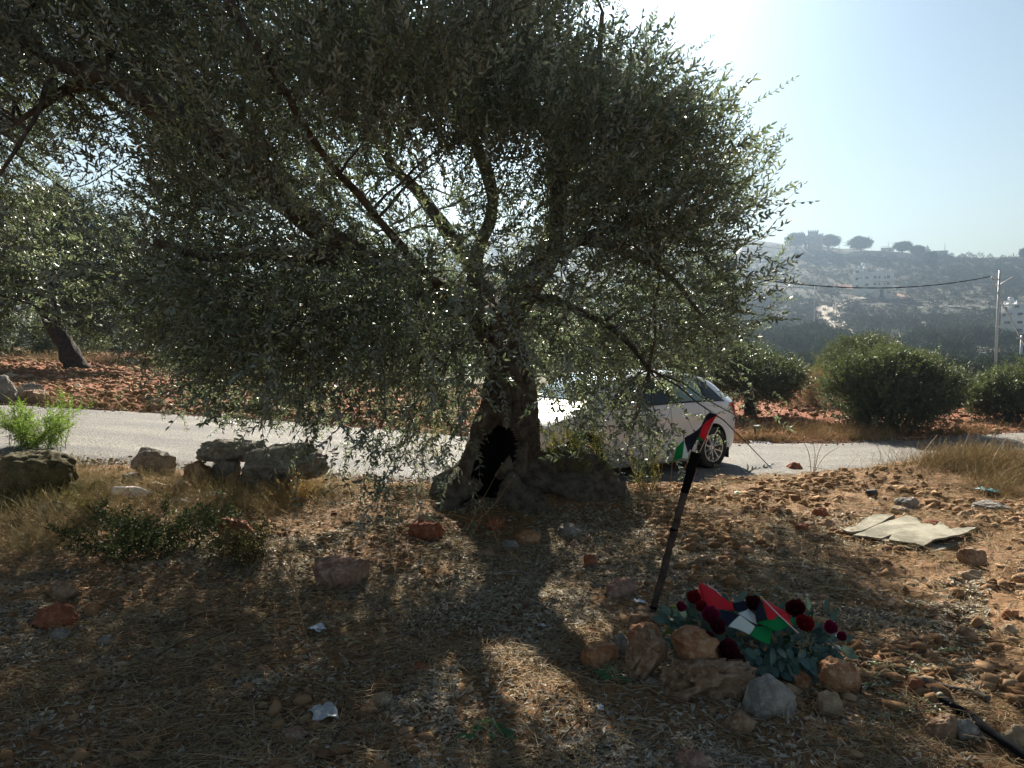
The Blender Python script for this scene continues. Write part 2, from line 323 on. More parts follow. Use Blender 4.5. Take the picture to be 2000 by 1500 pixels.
def spl(pts,n):
    pts=np.asarray(pts,float); k=len(pts); d=np.r_[0,np.cumsum(np.linalg.norm(np.diff(pts[:,:3],axis=0),axis=1)**.5)]
    t=np.linspace(0,d[-1],n); out=[]
    m=np.gradient(pts,d,axis=0)
    for x in t:
        i=min(k-2,int(np.searchsorted(d,x,side='right')-1)); h=d[i+1]-d[i]; s=(x-d[i])/h
        out.append((2*s**3-3*s*s+1)*pts[i]+(s**3-2*s*s+s)*h*m[i]+(-2*s**3+3*s*s)*pts[i+1]+(s**3-s*s)*h*m[i+1])
    return np.array(out)
def main_tree():
    root=empty('olive_tree',(0,6.85,0)); tag(root,'old gnarled olive tree with a black hollow trunk, drooping before the white car','olive tree')
    inv=Matrix.Translation((0,-6.85,0))
    def part(o): o.parent=root; o.matrix_parent_inverse=inv; return o
    # trunk ------------------------------------------------------------
    T=[(935,1052,6.78,.40),(940,1015,6.8,.37),(955,965,6.82,.33),(972,905,6.85,.30),(985,850,6.88,.275),(993,800,6.9,.245),(994,755,6.95,.21),(988,710,7.0,.18),(980,665,7.0,.17),(976,630,7.0,.165),(974,606,7.0,.10)]
    pts=np.array([[*P(u,v,d),r] for u,v,d,r in T]); pts=spl(pts,110)
    z0=gz(0,6.8)
    def rf(v,p,off,rr):
        th=np.arctan2(off[...,1],off[...,0]); h=(p[:,2]-z0)[:,None]+0*th
        flare=np.exp(-np.clip(h,0,9)/.28)
        lob=1+(.10+.25*flare)*np.sin(5*th+1.2*h*2+.6)+(.05+.10*flare)*np.sin(9*th-2.2*h+2)
        q=np.stack([np.cos(th)*2.2,np.sin(th)*2.2,h*1.3],-1); nz=fbm(q*1.5,4,4)*.14+fbm(np.stack([np.cos(th+h*.5)*8,np.sin(th+h*.5)*8,h*1.6],-1),4,9)*.17-.06*np.abs(fbm(np.stack([np.cos(th+h*.5)*16,np.sin(th+h*.5)*16,h*3],-1),2,19))
        r=rr*(lob+nz)
        # hollow opening toward the camera, slightly left
        a0=math.atan2(-1,-.10); da=np.abs((th-a0+PI)%(2*PI)-PI)
        hw=.80*np.clip(1-(np.clip(h-.05,0,9)/.56)**2.4,0,1)**.5
        k=sm(1.12,.78,da/np.maximum(hw,1e-3))*(h<.62)
        r=r*(1-.80*k)
        return p[:,None]+off*r[...,None]
    mb=MB(); mb.tube(pts[:,:3],pts[:,3],128,rf=rf)
    # split off the deepest low faces, coloured near black
    q=mb.f[0]; th=(np.arange(128)+.5)*2*PI/128
    vv=mb.v[0][:-2].reshape(110,128,3)
    ctr=pts[:,:3]; d=np.linalg.norm(vv-ctr[:,None],axis=2)/pts[:,3][:,None]
    dq=np.minimum(np.minimum(d[:-1],d[1:]),np.minimum(np.roll(d,-1,1)[:-1],np.roll(d,-1,1)[1:])).reshape(-1)
    hq=np.repeat(vv[:-1,:,2].mean(1)-z0,128)
    inner=((dq<.70)&(hq<.75))
    keep=[q[~inner]]+mb.f[1:]; hol=q[inner]
    tr=MB(); tr.add(mb.v[0],keep)
    # roots: big one to the right, smaller ones
    def rootbranch(L,n=60,seed=0,seg=40):
        pp=np.array([[*P(u,v,d),r] for u,v,d,r in L]); pp=spl(pp,n)
        def g(v,p,off,rr):
            th=np.arctan2(off[...,2],off[...,0]+off[...,1]); s=np.arange(len(p))[:,None]/len(p)*L[0][3]*20
            nz=fbm(np.stack([np.cos(th)*2,np.sin(th)*2,s+0*th],-1),4,seed)*.30; return p[:,None]+off*(rr*(1+nz+.12*np.sin(4*th+s)))[...,None]
        tr.tube(pp[:,:3],pp[:,3],seg,rf=g)
    rootbranch([(1000,890,6.95,.2),(1045,925,6.9,.22),(1095,942,6.85,.24),(1145,958,6.8,.235),(1185,990,6.75,.20),(1215,1018,6.7,.15),(1248,1048,6.62,.07)],seed=3)
    rootbranch([(990,960,6.7,.16),(1030,985,6.55,.14),(1070,1020,6.4,.10),(1110,1060,6.3,.05)],seed=5,n=30)
    rootbranch([(915,930,6.8,.15),(880,975,6.7,.12),(862,1012,6.62,.10),(850,1050,6.6,.05)],seed=6,n=30)
    part(tr.build('trunk',BARK))
    hm=MB(); hm.add(mb.v[0],hol); o=part(hm.build('trunk_hollow',BLACKWOOD)); o['label']='black hollow low in the trunk'
    # limbs ------------------------------------------------------------
    LB={'A':[(975,660,7.0,.15),(935,612,6.95,.135),(870,575,6.8,.12),(790,545,6.6,.11),(700,505,6.35,.105),(600,430,6.1,.10),(500,340,5.8,.092),(400,262,5.5,.085),(320,218,5.3,.08),(270,190,5.2,.072),(215,150,5.1,.06),(120,120,5.0,.04),(0,60,4.9,.025)],
        'A2':[(320,218,5.3,.06),(240,160,5.25,.058),(150,165,5.2,.04),(90,200,5.1,.025),(20,240,5.0,.012)],
        'B':[(925,605,6.95,.085),(930,540,7.05,.07),(945,470,7.2,.06),(965,400,7.3,.052),(930,280,7.4,.06),(880,150,7.4,.04),(850,20,7.4,.03),(840,-120,7.4,.02)],
        'C':[(980,655,7.0,.145),(1005,600,6.95,.13),(1045,540,6.9,.12),(1072,480,6.9,.105),(1088,410,6.95,.085),(1090,340,7.0,.07),(1083,290,7.0,.062),(1050,245,7.05,.05),(1000,190,7.1,.045),(960,80,7.1,.035),(930,-90,7.1,.02)],
        'C2':[(1084,300,7.0,.055),(1110,262,7.0,.048),(1135,240,6.95,.042),(1170,150,6.8,.03),(1180,20,6.7,.018)],
        'D':[(1060,512,6.9,.06),(1130,470,6.75,.045),(1230,430,6.6,.034),(1330,390,6.5,.025),(1430,340,6.45,.02)],
        'D2':[(1130,470,6.75,.035),(1230,500,6.3,.026),(1310,540,6.0,.02),(1370,620,5.9,.015)],
        'E':[(980,650,7.0,.10),(950,560,7.6,.08),(850,420,8.2,.065),(730,270,8.5,.045),(640,120,8.5,.03),(560,-80,8.5,.018)],
        'F':[(930,610,6.9,.05),(820,520,6.3,.036),(690,370,5.8,.028),(570,200,5.0,.022),(470,40,4.7,.028),(380,-120,4.5,.018)],
        'G':[(1075,470,6.95,.07),(1160,380,7.6,.055),(1280,300,7.9,.04),(1380,220,8.0,.02)],
        'H':[(1020,585,6.95,.05),(1110,590,6.4,.032),(1200,640,6.2,.024),(1270,720,5.7,.015)],
        'I':[(870,577,6.8,.08),(740,600,6.1,.06),(600,630,5.6,.045),(470,650,5.4,.025)],
        'J':[(700,505,6.35,.07),(560,500,5.6,.05),(420,500,5.0,.035),(300,470,4.7,.02)],
        'K':[(120,120,5.0,.016),(40,260,4.6,.012),(-40,400,4.5,.009),(-60,560,4.5,.01)]}
    lm=MB(); allp=[]
    for k,L in LB.items():
        pp=spl(np.array([[*P(u,v,d),r] for u,v,d,r in L]),46)
        pp[:,:3]+=np.stack([fbm(pp[:,:3]*1.8,2,s) for s in (31,32,33)],1)*.035*sm(0,8,np.arange(46))[:,None]
        lm.tube(pp[:,:3],pp[:,3],14,rf=lambda v,p,off,rr:p[:,None]+off*(rr*(1+.18*fbm(v*6,3,2)))[...,None]); allp.append(pp)
    # broken stub at fork
    pp=spl(np.array([[*P(u,v,d),r] for u,v,d,r in [(985,650,6.95,.09),(962,628,6.8,.08),(952,606,6.72,.07)]]),12); lm.tube(pp[:,:3],pp[:,3],12)
    allp=np.concatenate(allp)
    # crown ------------------------------------------------------------
    G=["0035677777777750000","3578888888888884000"[:19],"6899878888999840000","7899876657999710000","7899779999999875200","7899539998778888820","7899429997445788740","7898427998556799820","4665248999986699930","2200016999984599810","0000002556663353110","0000000013440023110","0000000001420001100"]
    G[0]="0035677777777300000"; G[1]="3578888888888620000"
    rows=np.array([[int(c) for c in g] for g in G],float)   # v from -300 by 100
    rows=rows**1.75/9**1.75
    N=34000
    r=np.random.default_rng(11)
    u=r.uniform(-300,1600,N*8); v=r.uniform(-300,1000,N*8)
    fu=np.clip((u+300)/100-.5,0,17.999); fv=np.clip((v+300)/100-.5,0,11.999); iu=fu.astype(int); iv=fv.astype(int); au=fu-iu; av=fv-iv
    D=rows[iv,iu]*(1-au)*(1-av)+rows[iv,iu+1]*au*(1-av)+rows[iv+1,iu]*(1-au)*av+rows[iv+1,iu+1]*au*av
    # depth chord through the crown ellipse
    cx,cy,rx,ry=-2.1,6.95,5.15,3.15
    a=(u-1000)/F; A=(a/rx)**2+(1/ry)**2; B=-2*(a*cx/rx**2+cy/ry**2); C=(cx/rx)**2+(cy/ry)**2-1
    disc=np.maximum(B*B-4*A*C,0); d1=(-B-np.sqrt(disc))/(2*A); d2=(-B+np.sqrt(disc))/(2*A)
    d1=np.maximum(d1,4.1); t=r.random(len(u)); d=d1+(d2-d1)*t
    # near samples cover more picture: keep the same surface density
    b=(750-v)/F; c_,s_=math.cos(PITCH),math.sin(PITCH); ry_=c_+b*s_; rz_=b*c_-s_
    pos=np.stack([a/ry_*d,d,CAMZ+rz_/ry_*d],1)
    clump=fbm(pos*1.25,3,77); pk=D*np.clip(.55+2.1*clump,.03,1.5)*np.clip((d/6.2)**2,.30,1.6)
    gap=(pos[:,2]>.28)&~((pos[:,2]<1.35)&(pos[:,1]<4.9)&(pos[:,0]>.4))&(np.abs(disc)>0)
    # keep the car window clear of an all-over curtain: hanging twigs thin out with height
    I=np.where((r.random(len(u))<pk)&gap)[0]
    I=I[:30500]
    pos=pos[I]; uu=u[I]; vv_=v[I]
    cc=np.array([-.6,6.7,2.3]); od=pos-cc; od/=np.linalg.norm(od,axis=1)[:,None]
    low=sm(1.9,.5,pos[:,2]); hi=sm(1.6,2.8,pos[:,2])
    dirs=od*.75+r.normal(size=od.shape)*(.42+.25*low[:,None]); dirs[:,2]+=.45*hi-.28*low
    rt=sm(1.0,2.2,pos[:,0])*sm(1.3,1.9,pos[:,2]); dirs+=rt[:,None]*np.array([.45,-.1,.45])
    temps=[sprig_template(100+i,length=.24+.04*(i%4),pairs=7+(i%3),L=.047+.006*(i%3),W=.0125+.002*(i%2)) for i in range(16)]
    cm=MB(); scatter(cm,temps,pos-dirs*.1,dirs,r.uniform(.8,1.2,len(pos)),r,jit=.35)
    part(cm.build('crown',[OLIVE,TWIG],smooth=False))
    # secondary branches and twigs
    def link(starts_pts,starts_r,ends,r0,r1,sag,nn=7,seg=5):
        for e in ends:
            if e[2]<1.0 and r0>.01: continue
            dd=np.linalg.norm(starts_pts-e,axis=1); j=int(np.argmin(dd+ .4*np.maximum(0,starts_pts[:,2]-e[2]-.3))); s0=starts_pts[j]
            if dd[j]<.03: continue
            ts=np.linspace(0,1,nn)[:,None]; mid=(s0+e)/2+np.array([0,0,sag*dd[j]])+r.normal(size=3)*.05*dd[j]
            p=(1-ts)**2*s0+2*ts*(1-ts)*mid+ts**2*e; p[1:-1]+=r.normal(size=(nn-2,3))*.012*dd[j]
            rr=np.linspace(min(r0,starts_r[j]*.8),r1,nn); lm.tube(p,rr,seg,cap=False); newp.append(np.c_[p,rr])
    sel=r.permutation(len(pos)); newp=[]
    link(allp[:,:3],allp[:,3],pos[sel[:170]],.013,.005,.12,nn=9,seg=6)
    sec=np.vstack([allp]+newp); newp2=newp; newp=[]
    link(sec[:,:3],sec[:,3],pos[sel[170:1700]],.007,.0025,.10,nn=6,seg=4)
    br=part(lm.build('branches',BARK)); br['label']='grey limbs and twigs inside the crown'
    # olives: small green fruit among the low leaves
    fr=MB(); bm=bmesh.new(); bmesh.ops.create_icosphere(bm,subdivisions=1,radius=1); iv_=np.array([x.co[:] for x in bm.verts]); if_=np.array([[q.index for q in f.verts] for f in bm.faces]); bm.free()
    K=sel[:900]; K=[k for k in K if pos[k][2]<2.0][:330]
    for k in K: fr.add(iv_*np.array([.0085,.0085,.012])+pos[k]+r.normal(size=3)*.03-[0,0,.03],if_)
    o=part(fr.build('fruit',mat('olive_fruit',(.10,.16,.03),.35,.5))); o['kind']='stuff'
main_tree()

def fol_templates(L,W,seed=0,n=6,length=.22,pairs=5): return [sprig_template(seed+i,length=length,pairs=pairs,L=L,W=W,stem=False,spread=.9) for i in range(n)]
def crown_mesh(name,mats,blobs,n,L,W,parent=None,seed=1,up=.3,size=1.0,length=.3,pairs=5,skip=.0,depthbias=.55):
    """blobs: (x,y,z,rx,ry,rz) in local metres"""
    r=np.random.default_rng(seed); bl=np.array(blobs,float); wgt=(bl[:,3]*bl[:,4]+bl[:,4]*bl[:,5]+bl[:,3]*bl[:,5]); wgt/=wgt.sum()
    k=r.choice(len(bl),n,p=wgt); d=r.normal(size=(n,3)); d/=np.linalg.norm(d,axis=1)[:,None]
    rad=depthbias+(1-depthbias)*r.random(n)**.6; rad=np.where(r.random(n)<.14,rad*r.uniform(1.05,1.4,n),rad); rad*=1+.38*fbm(d*2.6+bl[k][:,:3],3,seed)
    p=bl[k][:,:3]+d*bl[k][:,3:]*rad[:,None]
    keep=fbm(p*2.3/size,2,seed+5)>-.38+skip; p=p[keep]; d=d[keep]
    dirs=d+r.normal(size=d.shape)*.45; dirs[:,2]+=up
    mb=MB(); scatter(mb,fol_templates(L,W,seed,6,length,pairs),p,dirs,r.uniform(.75,1.25,len(p)),r,.35)
    return mb.build(name,mats,parent,smooth=False)
def limbs(mb,base,tips,r0,r1,r,seg=7):
    for t in tips:
        t=np.array(t,float); b=np.array(base,float); ts=np.linspace(0,1,8)[:,None]; mid=(b+t)/2+np.array([0,0,.15*np.linalg.norm(t-b)])+r.normal(size=3)*.08*np.linalg.norm(t-b)
        mb.tube((1-ts)**2*b+2*ts*(1-ts)*mid+ts**2*t,np.linspace(r0,r1,8),seg,cap=False)
def small_olive(name,label,cat,u,v,d,blobs,trunk,n,L=.07,W=.02,seed=3,mats=None,group=None,up=.3,r0=.12,length=.3,skip=0,stems=1):
    p=P(u,v,d); x,y=p[0],p[1]; z=gz(x,y)
    root=empty(name,(x,y,z)); tag(root,label,cat,group); r=np.random.default_rng(seed)
    crown_mesh('crown',mats or [OLIVE_FAR,TWIG],blobs,n,L,W,root,seed,up,length=length,skip=skip)
    mb=MB(); tp=spl(np.array([[*t] for t in trunk],float),16)
    mb.tube(tp[:,:3],tp[:,3],14,rf=lambda v_,p_,off,rr:p_[:,None]+off*(rr*(1+.22*fbm(v_*4,3,seed)))[...,None])
    bl=np.array(blobs); tips=[b[:3]+np.array([r.uniform(-.5,.5),r.uniform(-.5,.5),r.uniform(-.3,.5)])*b[3:] for b in bl for _ in range(3)]
    limbs(mb,tp[-1][:3]-[0,0,.05],tips,tp[-1][3]*.6,.012,r); mb.build('trunk',BARKD,root); return root
# leaning olive at left beyond the road
small_olive('olive_tree','dark olive tree with a leaning trunk on red soil beyond the road at the left','olive tree',150,742,20,
  [(-1.6,0,3.0,2.2,1.8,1.1),(.2,.3,2.6,1.5,1.5,1.0),(-3.2,-.2,2.6,1.8,1.6,1.5),(.9,-.4,1.6,.8,.9,.7),(-1.0,.8,3.6,2,1.6,.8),(-3.4,0,1.6,1.4,1.2,1.0),(-.4,.8,1.9,1.0,.9,.7)],
  [(0,0,-.1,.36),(-.08,0,.15,.27),(-.25,0,.6,.22),(-.55,0,1.1,.2),(-.8,0,1.6,.14)],17000,.085,.026,seed=21,mats=[OLIVE_DARK,TWIG])
small_olive('olive_tree','bright green young olive half hidden behind the low left branches beyond the road','olive tree',375,722,25,
  [(0,0,1.3,1.7,1.3,.9),(1.3,.4,1.6,1.4,1.2,.9),(-.9,0,1.0,1.0,1.0,.6),(2.6,.5,1.5,1.3,1.2,1.0)],[(.3,0,0,.12),(.3,0,.6,.08)],6500,.09,.025,seed=22,mats=None)
small_olive('olive_tree','olive tree behind the drooping branches left of the main trunk, beyond the road','olive tree',700,735,27,
  [(0,0,2.2,2.4,1.8,1.6),(2.4,.4,2.0,1.8,1.5,1.5),(-2.2,.3,2.0,1.6,1.3,1.3)],[(0,0,0,.2),(0,0,1.1,.13)],7000,.10,.03,seed=23)
small_olive('olive_tree','yellow green tree seen through the fork of the main trunk','olive tree',1000,760,30,
  [(0,0,3.0,1.7,1.5,1.6),(-1.2,0,2.3,1.3,1.2,1.2),(1.0,0,2.0,1.2,1.2,1.1)],[(0,0,0,.2),(0,0,1.3,.13)],6500,.10,.03,seed=24)
# right of the car
small_olive('olive_tree','dark rounded olive tree with a low crown just right of the white car','olive tree',1462,806,18.2,
  [(0,0,.95,.95,.9,.5),(-.55,.1,1.05,.75,.7,.45),(.62,0,.80,.50,.6,.36),(-.9,.3,1.0,.7,.6,.45)],[(.05,0,-.05,.16),(.02,0,.3,.11),(0,0,.55,.08)],5500,.065,.02,seed=31,length=.22,r0=.1)
small_olive('olive_tree','large dense green olive bush reaching the ground beside the far edge of the road','olive tree',1745,838,15.6,
  [(0,0,.95,.95,.8,.55),(-.55,0,.8,.75,.7,.5),(.65,.1,.75,.62,.6,.45),(-.1,-.1,.40,.9,.7,.35),(.3,.1,1.05,.6,.6,.40),(-.75,.2,.5,.45,.5,.35)],[(0,0,-.05,.1),(0,0,.5,.07)],8500,.062,.019,seed=32,length=.22,up=.9)
small_olive('olive_tree','smaller dark bush standing behind the large dense olive bush','olive tree',1660,790,22,
  [(0,0,1.0,.75,.7,.55),(.6,.1,1.25,.6,.6,.4)],[(0,0,-.05,.1),(0,0,.6,.07)],3500,.06,.017,seed=33,length=.22)
small_olive('olive_tree','low green bush at the right edge of the photo beyond the road','olive tree',1965,835,17.5,
  [(0,0,.5,.8,.7,.42),(.8,.1,.62,.7,.6,.5),(-.35,0,.35,.5,.5,.3)],[(0,0,-.05,.09),(0,0,.4,.06)],5200,.062,.019,seed=34,length=.22,up=.8)
DRYB=olive_leaf_mat('dry_bush',[(.17,.12,.07),(.24,.17,.09),(.12,.10,.05)],(.22,.17,.11),.15,.8,.1)
small_olive('dry_bush','brown dried thorny bush between the two olive bushes right of the car','bush',1585,800,20.5,
  [(0,0,.35,.9,.7,.42),(.5,0,.25,.7,.6,.3)],[(0,0,-.05,.04),(0,0,.3,.03)],3200,.05,.010,seed=35,mats=[DRYB,TWIG],length=.22)

small_olive('shrub','dull green scrub under the leaning olive tree at the far left','shrub',25,712,26,[(0,0,.5,1.6,1,.7),(1.6,.2,.4,1.2,.9,.5),(-1.6,0,.6,1.4,1,.7)],[(0,0,-.05,.05),(0,0,.3,.03)],5000,.08,.026,seed=41)
small_olive('shrub','pale green scrub at the back of the red field right of the leaning olive','shrub',215,705,31,[(0,0,.5,1.6,1,.6),(1.7,.2,.6,1.4,.9,.7),(-1.4,0,.4,1.2,1,.5)],[(0,0,-.05,.05),(0,0,.3,.03)],4200,.09,.028,seed=42)
# ---------------------------------------------------------------- rocks
_bm=bmesh.new(); bmesh.ops.create_icosphere(_bm,subdivisions=5,radius=1); ICO5=(np.array([x.co[:] for x in _bm.verts]),np.array([[q.index for q in f.verts] for f in _bm.faces])); _bm.free()
_bm=bmesh.new(); bmesh.ops.create_icosphere(_bm,subdivisions=4,radius=1); ICO4=(np.array([x.co[:] for x in _bm.verts]),np.array([[q.index for q in f.verts] for f in _bm.faces])); _bm.free()
_bm=bmesh.new(); bmesh.ops.create_icosphere(_bm,subdivisions=1,radius=1); ICO1=(np.array([x.co[:] for x in _bm.verts]),np.array([[q.index for q in f.verts] for f in _bm.faces])); _bm.free()
def rockmat(name,a,b,c):
    m=mat(name,a,.9,.2,col2=b,scale=9,lo=.38,hi=.62,coord='Object'); t=m.node_tree; bs=t.nodes['Principled BSDF']; L=t.links.new
    src=bs.inputs['Base Color'].links[0].from_socket; tc=t.nodes.new('ShaderNodeTexCoord')
    n=t.nodes.new('ShaderNodeTexNoise'); n.inputs['Scale'].default_value=38; n.inputs['Detail'].default_value=7; n.inputs['Roughness'].default_value=.75; L(tc.outputs['Object'],n.inputs['Vector'])
    r=t.nodes.new('ShaderNodeValToRGB'); r.color_ramp.elements[0].position=.50; r.color_ramp.elements[1].position=.66; r.color_ramp.elements[0].color=(0,0,0,1); r.color_ramp.elements[1].color=(.85,.85,.85,1); L(n.outputs['Fac'],r.inputs[0])
    mx=t.nodes.new('ShaderNodeMixRGB'); L(r.outputs[0],mx.inputs[0]); L(src,mx.inputs[1]); mx.inputs[2].default_value=(*c,1); L(mx.outputs[0],bs.inputs['Base Color'])
    bp=t.nodes.new('ShaderNodeBump'); bp.inputs['Strength'].default_value=1; bp.inputs['Distance'].default_value=.018; L(n.outputs['Fac'],bp.inputs['Height']); L(bp.outputs[0],bs.inputs['Normal']); return m
RM={'orange':rockmat('orange_limestone',(.30,.125,.055),(.48,.27,.14),(.60,.44,.30)),
    'brown':rockmat('brown_limestone',(.20,.11,.06),(.38,.25,.16),(.52,.40,.29)),
    'white':rockmat('pale_limestone',(.24,.215,.18),(.42,.385,.33),(.54,.50,.45)),
    'grey':rockmat('grey_limestone',(.15,.135,.115),(.29,.265,.23),(.42,.39,.34)),
    'pink':rockmat('pinkish_limestone',(.24,.13,.095),(.40,.255,.19),(.52,.40,.32)),
    'moss':rockmat('mossy_rock',(.075,.068,.032),(.14,.115,.06),(.22,.19,.12)),
    'red':rockmat('red_soil_rock',(.22,.07,.035),(.33,.12,.065),(.40,.22,.14)),
    'beige':rockmat('beige_limestone',(.30,.205,.125),(.46,.345,.225),(.58,.48,.35))}
def rock_verts(seed,cuts=11,pits=0.,rough=1.,hi=True,box=0.):
    r=np.random.default_rng(seed); V,Fc=ICO5 if hi else ICO4; v=V.copy()
    if box: v=np.sign(v)*np.abs(v)**(1-box*.55); v/=np.abs(v).max()
    v*=1+.20*fbm(V*1.1+seed*3.1,2,seed)[:,None]
    for _ in range(cuts):
        n=r.normal(size=3); n/=np.linalg.norm(n); d=r.uniform(.58,.93); k=v@n-d; v=np.where((k>0)[:,None],v-n*(k*.93)[:,None],v)
    nz=.10*fbm(V*2.6+seed,4,seed+1)-.075*np.abs(fbm(V*5+seed,4,seed+2))+.026*fbm(V*15+seed,2,seed+3)
    if pits:
        pz=fbm(V*3.1+seed*1.7,2,seed+4); nz-=pits*sm(.12,.45,pz)*.5; nz+=pits*.12*np.abs(fbm(V*8,2,seed+9))
    v*=1+rough*nz[:,None]
    mn,mx=v.min(0),v.max(0); return (v-(mn+mx)/2)/((mx-mn)/2),Fc
NROCK=[0]
def rock(u0,v0,u1,v1,kind,label,cat='rock',d=None,seed=None,rot=0,depth=None,pits=0,cuts=11,box=0,sink=.18,name='rock',tilt=0,group=None,rough=1.,hi=None):
    """pixel box of the rock as it should be seen; rests on the ground unless a distance is given"""
    NROCK[0]+=1; seed=seed or 500+NROCK[0]*7; uc=(u0+u1)/2
    if d is None:
        p=hit(uc,v1-(v1-v0)*.10); d=p[1]
    w=(u1-u0)*d/F*1.0; h=(v1-v0)*d/F; dp=depth or w*.8
    dc=d+dp*.38; c=P(uc,(v0+v1)/2,dc); w*=dc/d; h*=dc/d*1.03
    v,f=rock_verts(seed,cuts,pits,rough,hi if hi is not None else w>.12,box)
    # roll the shape in its own frame, then fit the size
    M=rotm(rot*.0,0,R(tilt)); v2=v.copy()
    a=R(rot); v2=np.stack([v2[:,0]*math.cos(a)-v2[:,1]*math.sin(a),v2[:,0]*math.sin(a)+v2[:,1]*math.cos(a),v2[:,2]],1)
    v2=v2/np.abs(v2).max(0)
    if tilt:
        s=np.array([w/2,dp/2,h/2]); v2=(v2*s)@M.T; ext=(v2.max(0)-v2.min(0)); v2*= np.array([w/ext[0],1,h/ext[2]])
    else: v2=v2*np.array([w/2,dp/2,h/2*(1+sink)]); v2[:,2]-=h*sink*.5
    mb=MB(); mb.add(v2,f); o=mb.build(name,RM[kind]); o.location=c
    tag(o,label,cat,group); return o
# memorial heap
rock(1132,1254,1212,1318,'orange','blocky orange rock at the left end of the heap under the wreath',box=.8,cuts=5,seed=41)
rock(1196,1236,1232,1280,'grey','small dark grey stone wedged behind the blocky orange rock',d=3.72)
rock(1220,1186,1288,1236,'brown','lumpy brown rock directly behind the foot of the wooden stick',d=4.0,pits=.3)
rock(1218,1214,1294,1268,'orange','rounded orange rock the wooden stick rises from',d=3.80,cuts=7)
rock(1214,1228,1302,1356,'brown','tall brown slab leaning in the heap right of the blocky orange rock',d=3.42,depth=.16,tilt=32,pits=.5,cuts=8,seed=77)
rock(1308,1222,1408,1304,'orange','smooth faced orange rock on top of the long pitted rock',d=3.40,depth=.17,cuts=9,tilt=14,seed=63)
rock(1280,1284,1486,1384,'brown','long pitted tan rock with deep holes at the front of the heap',d=3.28,depth=.20,pits=1.2,cuts=4,tilt=-8,seed=91)
rock(1454,1316,1554,1414,'white','large whitish grey boulder at the front of the heap',cuts=4,seed=94,depth=.19)
rock(1418,1384,1481,1439,'brown','small brown stone in front of the whitish boulder',cuts=8)
rock(1539,1302,1594,1396,'orange','upright orange brown slab just right of the whitish boulder',d=3.40,depth=.10)
rock(1520,1286,1572,1340,'brown','dark brown stone tucked under the wreath behind the whitish boulder',d=3.55,depth=.12)
rock(1595,1347,1645,1400,'beige','small beige stone below the right end of the heap',cuts=9)
rock(1590,1284,1684,1360,'orange','large orange brown rock at the right end of the heap',d=3.33,depth=.17,tilt=35,seed=103,cuts=5)
rock(1628,1270,1686,1325,'grey','greyish rock behind the right end of the heap',d=3.72)
rock(1340,1250,1400,1300,'brown','brown rock under the wreath behind the smooth orange rock',d=3.75,depth=.16)
rock(1420,1270,1530,1340,'brown','dark rock under the middle of the wreath',d=3.70,depth=.22)
rock(1312,1462,1383,1515,'pink','pale pinkish stone cut by the bottom edge of the photo',pits=.3)
rock(1258,1478,1310,1510,'orange','little orange stone at the bottom edge left of the pale pinkish stone')
# lower right corner
rock(1800,1392,1873,1453,'brown','rounded brown stone with a notch, near the black hose')
rock(1866,1402,1915,1452,'white','chalky white stone touching the rounded brown stone')
rock(1953,1412,2010,1482,'beige','tan rock at the right edge of the photo, at the end of the hose',pits=.3)
rock(1764,1322,1804,1368,'red','reddish stone at the upper end of the black hose')
rock(1738,1334,1770,1356,'red','flat reddish stone among the cut olive sprigs')
rock(1762,1437,1790,1462,'pink','pebble sized pinkish stone left of the rounded brown stone')
rock(1866,1222,1908,1259,'brown','pointed brown stone in the shade below the cracked board')
# under the tree
rock(1182,1127,1244,1175,'pink','pinkish cube shaped rock between the tree root and the heap',box=.5,seed=131)
rock(1138,1083,1166,1108,'red','thin brick red stone lying aslant in the sunny patch',tilt=35)
rock(610,1085,722,1160,'pink','biggest pinkish angular rock alone on the leaf litter left of centre',seed=140,cuts=13)
rock(1004,1035,1057,1071,'orange','rounded orange stone in the row of three below the trunk',cuts=6)
rock(975,1052,1014,1082,'grey','cracked grey stone, leftmost in the row of three below the trunk',cuts=5)
rock(1086,1021,1141,1055,'grey','smooth grey stone with a dip on top, rightmost of the row of three',cuts=6)
rock(797,1017,870,1060,'red','dark red stone left of the hollow trunk base')
rock(815,1002,845,1026,'beige','pale stone just behind the dark red stone by the trunk')
rock(930,1070,968,1096,'brown','dull brown stone left of the cracked grey stone')
rock(1112,1055,1132,1070,'pink','pebble under the smooth grey stone')
rock(950,1010,985,1035,'red','small reddish stone before the dark trunk hollow')
rock(425,1012,500,1062,'red','dark red rock in the shaded weeds on the left',seed=160)
rock(95,1134,158,1175,'brown','tan rock with a sunlit top, upper of the pair at the left',seed=161)
rock(68,1177,152,1236,'red','dark reddish brown rock, lower of the pair at the left',seed=162)
rock(165,1175,192,1206,'orange','small orange stone right of the pair at the left')
rock(95,1228,140,1252,'grey','flat grey stone at the foot of the pair at the left')
rock(190,1240,222,1264,'grey','grey pebble below the pair of rocks at the left')
rock(545,1422,605,1452,'pink','flat pinkish stone near the clear plastic scrap at the bottom',sink=.4)
rock(722,1352,768,1380,'beige','tan stone right of the clear plastic scrap')
rock(700,1372,745,1396,'orange','orange stone in front of the tan stone at bottom centre')
rock(800,1295,842,1318,'red','dusky red pebble in the trunk shadow')
rock(495,1300,530,1325,'brown','brown stone half buried below the white paper scrap')
